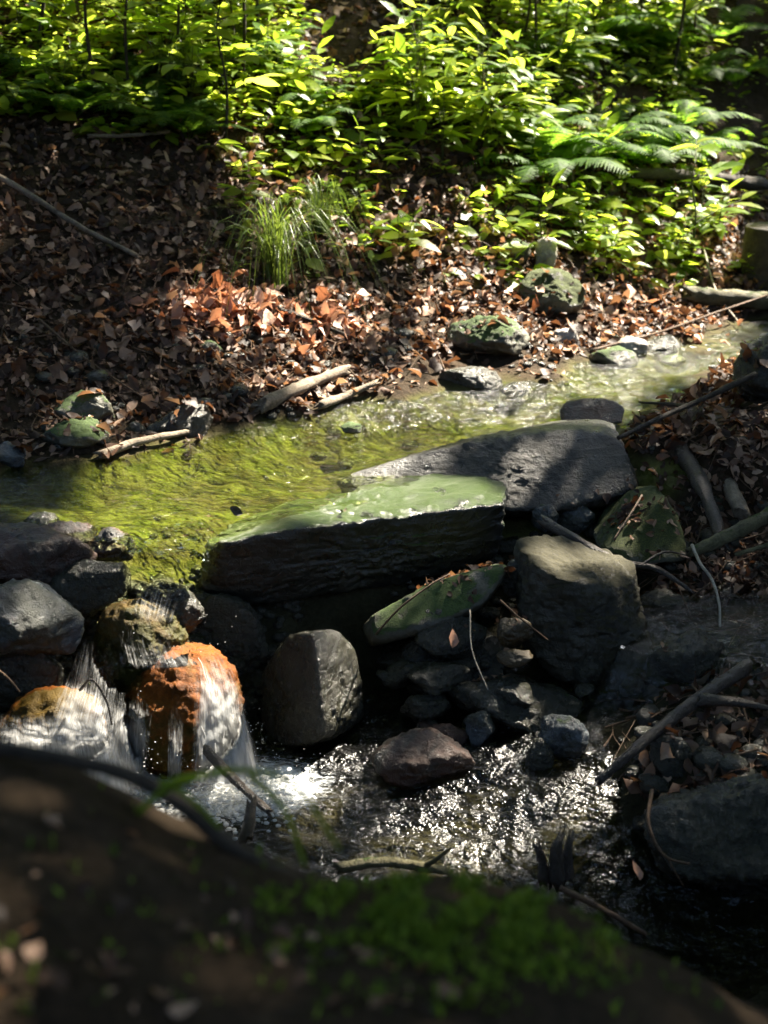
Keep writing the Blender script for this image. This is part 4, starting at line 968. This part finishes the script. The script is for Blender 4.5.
# grass
def grass_tuft(name, px, py, n, lo, hi, label, seed, spread=1.0):
    rr = np.random.default_rng(seed); G = Geo(); p0 = gpt(px, py)
    for k in range(n):
        a = rr.uniform(0, 6.28); l = rr.uniform(lo, hi); out = rr.uniform(.2, 1.15) * spread; h = np.array([math.cos(a), math.sin(a), 0]); z = np.array([0, 0, 1.0])
        b = np.array([rr.normal() * .03, rr.normal() * .03, 0]); C = catmull([b, b + h * l * .2 * out + z * l * .55, b + h * l * .6 * out + z * l * (.8 - .22 * out), b + h * l * 1.0 * out + z * l * (.75 - .95 * out)], 9)
        s = np.array([-h[1], h[0], 0]) + rr.normal(size=3) * .2; wv = .0022 * (1 - np.linspace(0, 1, 9) ** 2 * .92)
        V = np.empty((18, 3)); V[0::2] = C - s * wv[:, None]; V[1::2] = C + s * wv[:, None]
        G.add(V, [[2 * j, 2 * j + 1, 2 * j + 3, 2 * j + 2] for j in range(8)])
    o = G.obj(name, M['grass']); o.location = p0; tag(o, label, 'grass')
grass_tuft('grass_tuft', 276, 285, 190, .3, .66, 'arching tuft of thin green grass on the dark slope', 1)
grass_tuft('grass_tuft', 322, 232, 110, .2, .42, 'thinner patch of fine grass above the arching tuft', 2)
grass_tuft('grass_tuft', 175, 92, 120, .2, .4, 'sunlit grass blades showing between the plants above the slope', 3)

# low ground cover
G = Geo(); n = 16000
xy = np.stack([R.uniform(-3.6, 4.6, n), R.uniform(6.4, 12.5, n)], 1); zz = ground(xy[:, 0], xy[:, 1]); px, py = to_px(np.stack([xy[:, 0], xy[:, 1], zz], 1))
dn = np.where(px < 235, np.clip((165 - py) / 50, 0, 1), np.where(px < 700, np.clip((310 - py) / 170, 0, 1) ** 1.1 * np.where((px > 380) & (px < 540) & (py > 140), .75, 1), .35 * (py < 250)))
dn = dn + np.where((px > 480) & (px < 690) & (py > 200) & (py < 285), .5, 0)
dn = dn * (.45 + .9 * (fbm(np.stack([xy[:, 0] * 1.6, xy[:, 1] * 1.6, 0 * zz], 1), 3) > -.12)); dn = np.where((px > -100) & (px < 880), dn, 0) * np.where(py < 130, .8, .55) * ~((px > 312) & (px < 402) & (py < 85)) * np.where(px > 700, .4, 1)
q = R.random(n) < dn; xy = xy[q]; zz = zz[q]
nl = 6; n = len(xy) * nl; base = np.repeat(np.stack([xy[:, 0], xy[:, 1], zz], 1), nl, 0); hs = np.repeat(R.uniform(.03, .2, len(xy)) * np.clip((215 - py[q]) / 120, .2, 1), nl)
a = R.uniform(0, 6.28, n); el = R.uniform(-.2, .35, n); d = np.stack([np.cos(a), np.sin(a), el], 1); up = np.array([0, 0, 1.0]) + R.normal(size=(n, 3)) * .35
P = base + d * R.uniform(.01, .05, n)[:, None] + np.array([0, 0, 1.0]) * (hs * R.uniform(.5, 1.1, n))[:, None]
sc = np.repeat(.03 + .12 * R.random(len(xy)) ** 1.6, nl) * R.uniform(.75, 1.2, n)
Fm_ = frames(d, up) * sc[:, None, None]; kind_ = np.repeat(R.integers(0, 3, len(xy)), nl)
for c_, w_ in enumerate((.62, .34, .85)):
    q_ = kind_ == c_; G.batch(leaf_template(1, w_, .12, (.2, .35, .1)[c_])[0] * (1, 1.15, .6)[c_], LEAF_F, Fm_[q_], P[q_])
gc = G.obj('undergrowth', M['cover']); setting(gc, 'stuff', 'low green leaves covering the sunny forest floor')

# ------------------------------------------------------------------ trees: trunks, limbs and an unseen canopy, its leaves set where shade is wanted
TREES = [(-.16, 11.6, .34, 11, 'thick dark tree trunk behind the plants at the top'), (3.0, 15.6, .26, 12, 'tree overhanging the gloomy gully'), (1.5, 17.5, .2, 12, 'slender tree beyond the ferns'),
         (-3.4, 12.8, .22, 11, 'tree behind the bright thicket'), (-6.0, 8.5, .25, 11, 'tree on the shaded slope away from the stream'), (6.2, 8.0, .24, 11, 'tree on the bank beside the stream bend'),
         (10.5, 15, .26, 12, 'tree far up the gully'), (4.4, 4.2, .2, 10, 'tree near the lower stream'), (-4.2, 1.5, .24, 10, 'tree beside the near bank'), (2.8, -2.5, .24, 10, 'tree standing behind the near bank'), (-1.2, 18.5, .22, 12, 'tree high on the wooded hill'), (9, 19, .25, 12, 'tree on the far side of the gully')]
LIT = [(110, 50, 200, 72), (300, 130, 120, 62), (340, 195, 95, 45), (470, 100, 100, 90), (440, 205, 130, 60), (530, 250, 110, 55), (620, 245, 120, 65), (690, 195, 50, 70), (610, 60, 100, 50),
       (625, 322, 135, 36), (480, 305, 75, 28), (215, 315, 62, 20), (328, 320, 48, 18), (305, 385, 60, 14), (590, 395, 200, 44), (420, 440, 160, 36), (250, 475, 150, 38), (120, 505, 80, 25), (180, 542, 70, 30),
       (385, 487, 150, 34), (575, 556, 72, 24), (655, 520, 42, 40), (90, 415, 34, 16), (188, 422, 32, 14), (190, 680, 80, 50), (100, 735, 90, 42), (150, 610, 40, 40), (345, 670, 34, 60),
        (480, 815, 170, 58), (320, 800, 70, 45), (700, 950, 100, 55), (690, 345, 60, 20)]
HALF = [(46, 618, 36, 24), (640, 120, 95, 85), (640, 720, 100, 26), (700, 620, 70, 26), (540, 460, 95, 34), (60, 560, 50, 18), (640, 455, 40, 25), (640, 670, 60, 30), (250, 360, 70, 25), (590, 20, 150, 60)]
e1 = np.array([math.cos(SUN_AZ), -math.sin(SUN_AZ), 0]); e2 = np.cross(L, e1)
PP = []; LF = []; PWT = []
gxp = np.arange(-8, 776, 4.0)
for yy in np.arange(-4, 1028, 4.0):
    for xx in gxp:
        h = hit(xx, yy)
        if h is None: continue
        PP.append(h); LF.append((xx, yy)); PWT.append(1.0)
        if h[1] > 7.3:                                   # the plants there stand in front of the soil
            dv = (CAM - h) / np.linalg.norm(CAM - h)
            for b_ in (.35, .7, 1.05): PP.append(h + dv * b_); LF.append((xx, yy)); PWT.append(.07)
PWT = np.array(PWT); PP = np.array(PP); LF = np.array(LF)
DARK = [(60, 335, 110, 62), (110, 205, 140, 55), (362, 32, 44, 60), (545, 470, 90, 22), (505, 447, 135, 21), (590, 630, 60, 50), (700, 850, 80, 60), (60, 440, 30, 14), (690, 440, 60, 60), (700, 560, 70, 40), (590, 408, 40, 14), (430, 768, 60, 28), (620, 600, 40, 40), (520, 650, 60, 60), (555, 712, 75, 48)]
nz = fbm(np.concatenate([LF / 26.0, np.zeros((len(LF), 1))], 1), 4) + .0
lit = np.zeros(len(LF))
for c, d_, rx, ry in LIT: lit = np.maximum(lit, 1.35 - np.hypot((LF[:, 0] - c) / rx, (LF[:, 1] - d_) / ry))
half = np.zeros(len(LF))
for c, d_, rx, ry in HALF: half = np.maximum(half, (np.hypot((LF[:, 0] - c) / rx, (LF[:, 1] - d_) / ry) < 1) * 1.0)
SH = np.array([ROCK_BVH.ray_cast(Vector(q + L * .03), Vector(L))[0] is not None for q in PP])   # already in a stone's own shade
LITM = ((lit + .55 * nz) > .38) | ((half > 0) & (nz > .16)) | (nz > .7)
dk = np.zeros(len(LF), bool)
for c, d_, rx, ry in DARK: dk |= np.hypot((LF[:, 0] - c) / rx, (LF[:, 1] - d_) / ry) + .3 * nz < 1
LITM &= ~(dk & (nz < .45)); LITM &= ~(PP[:, 1] < 2.3)
PWT = PWT * np.where(dk | (PP[:, 1] < 2.3), 4.0, 1.0)
CELL = .055
s_ = PP @ e1; t_ = PP @ e2
s0, s1, t0, t1 = -6.5, 4.5, -9.5, 5.5
corn = [np.array([x, y, z]) for x in (-4.5, 5) for y in (-1, 13) for z in (-.8, 2)]
s0 = min(c @ e1 for c in corn); s1 = max(c @ e1 for c in corn); t0 = min(c @ e2 for c in corn); t1 = max(c @ e2 for c in corn)
ns_, nt_ = int((s1 - s0) / CELL), int((t1 - t0) / CELL)
Wl = np.zeros((ns_, nt_)); Wa = np.zeros((ns_, nt_))
i_ = np.clip(((s_ - s0) / CELL).astype(int), 0, ns_ - 1); j_ = np.clip(((t_ - t0) / CELL).astype(int), 0, nt_ - 1)
for di in (-1, 0, 1):
    for dj in (-1, 0, 1):
        k_ = 1.0 if di == dj == 0 else .35
        ii = np.clip(i_ + di, 0, ns_ - 1); jj = np.clip(j_ + dj, 0, nt_ - 1)
        np.add.at(Wa, (ii, jj), k_ * PWT * ~SH); np.add.at(Wl, (ii, jj), k_ * PWT * (LITM & ~SH))
CI, CJ = np.meshgrid(np.arange(ns_), np.arange(nt_), indexing='ij')
cn = fbm(np.stack([CI.ravel() * .11, CJ.ravel() * .11, 0 * CI.ravel()], 1), 4).reshape(ns_, nt_)
shade = np.where(Wa > 0, Wl < Wa * .22, cn < .22)
edge = ~shade
for _ in range(2):
    e_ = edge.copy(); e_[1:] |= edge[:-1]; e_[:-1] |= edge[1:]; e_[:, 1:] |= edge[:, :-1]; e_[:, :-1] |= edge[:, 1:]; edge = e_
cells = np.argwhere(shade & edge); deep = np.argwhere(shade & ~edge)
cells = np.vstack([np.repeat(cells, 4, 0), np.repeat(deep, 2, 0)]); small = np.arange(len(cells)) < len(cells) - 2 * len(deep); n = len(cells)
sv = s0 + (cells[:, 0] + R.random(n)) * CELL; tv = t0 + (cells[:, 1] + R.random(n)) * CELL
base = sv[:, None] * e1 + tv[:, None] * e2
# slide each leaf up the sun's ray to the height of the canopy
far_y = base[:, 1]; hgt = R.uniform(7.0, 11.5, n); k = (hgt - base[:, 2]) / L[2]
LP = base + L[None] * k[:, None]
# the open sky that the lower stream mirrors lies up the stream, above the far bank
def in_window(P):
    d = P - np.array([.3, 4.0, -.65]); az = np.degrees(np.arctan2(d[:, 0], d[:, 1])); el = np.degrees(np.arctan2(d[:, 2], np.hypot(d[:, 0], d[:, 1])))
    d2 = P - np.array([.9, 3.3, -.85]); az2 = np.degrees(np.arctan2(d2[:, 0], d2[:, 1])); el2 = np.degrees(np.arctan2(d2[:, 2], np.hypot(d2[:, 0], d2[:, 1])))
    return ((az > -24) & (az < 28) & (el > 36) & (el < 66)) | ((az2 > -18) & (az2 < 22) & (el2 > 38) & (el2 < 62))
for _ in range(7):
    bad = in_window(LP); kk = (R.uniform(5.0, 17.0, bad.sum()) - base[bad, 2]) / L[2]; LP[bad] = base[bad] + L[None] * kk[:, None]
keep_ = ~in_window(LP) | (R.random(len(LP)) < .5); LP = LP[keep_]; small = small[keep_]
# crowns that only close the sky, clear of the sun's way into the scene
n2 = 42000; Q = np.stack([R.uniform(-12, 14, n2), R.uniform(-7, 26, n2), R.uniform(8, 13, n2)], 1)
sq = (Q @ e1 - s0) / (s1 - s0); tq = (Q @ e2 - t0) / (t1 - t0); out_ = ~((sq > -.02) & (sq < 1.02) & (tq > -.02) & (tq < 1.02)); Q = Q[out_ & ~in_window(Q) & (ground(Q[:, 0], Q[:, 1]) < Q[:, 2] - 4)]
allp = np.vstack([LP, Q]); big = np.concatenate([np.where(small, R.uniform(.075, .12, len(LP)), R.uniform(.14, .2, len(LP))), R.uniform(.35, .6, len(Q))])
tp = np.array([(a[0], a[1]) for a in TREES]); own = np.argmin(np.hypot(allp[:, None, 0] - tp[None, :, 0], allp[:, None, 1] - tp[None, :, 1]), axis=1)
LT6 = np.array([(0, 0, 0), (-.32, .45, .03), (0, .5, -.03), (.32, .45, .03), (0, 1, -.12)]); LF6 = [[0, 2, 1], [0, 3, 2], [1, 2, 4], [2, 3, 4]]
for k, (x, y, r, h, lb) in enumerate(TREES):
    z0 = gz(x, y); t = empty('tree', (x, y, z0)); tag(t, lb, 'tree')
    rr = np.random.default_rng(40 + k); P = allp[own == k]; B = big[own == k]
    top = np.array([0, 0, h + z0 if False else h]); lean = rr.normal(size=2) * .25
    pts = [np.array([0, 0, -.3]), np.array([lean[0] * .3, lean[1] * .3, h * .35]), np.array([lean[0], lean[1], h * .7]), np.array([lean[0] * 1.3, lean[1] * 1.3, h * .95])]
    T, F_ = tube(pts, r * 1.15, r * .3, 20, 40, .12, seed=k); gg = Geo(); gg.add(T, F_); C = catmull(pts, 30)
    if len(P):
        for j in rr.integers(0, len(P), 9):
            e = P[j] - np.array([x, y, z0]); zs = max(.3, min(.9, (e[2] - 1.5) / h - .1)); q = C[int(zs * 29)]
            T, F_ = tube([q, q * .5 + e * .5 + np.array([0, 0, .4]), e], r * .28, .01, 6, 14, .1, cap=False); gg.add(T, F_)
    gg.obj('trunk', M['bark'], t)
    if len(P):
        gg = Geo(); m_ = len(P); d = randdir(m_, rr) * np.array([1, 1, .5]); up = L[None] * .9 + rr.normal(size=(m_, 3)) * .45
        gg.batch(LT6, LF6, frames(d, up) * B[:, None, None], P - np.array([x, y, z0])); gg.obj('crown', M['canopy'], t)
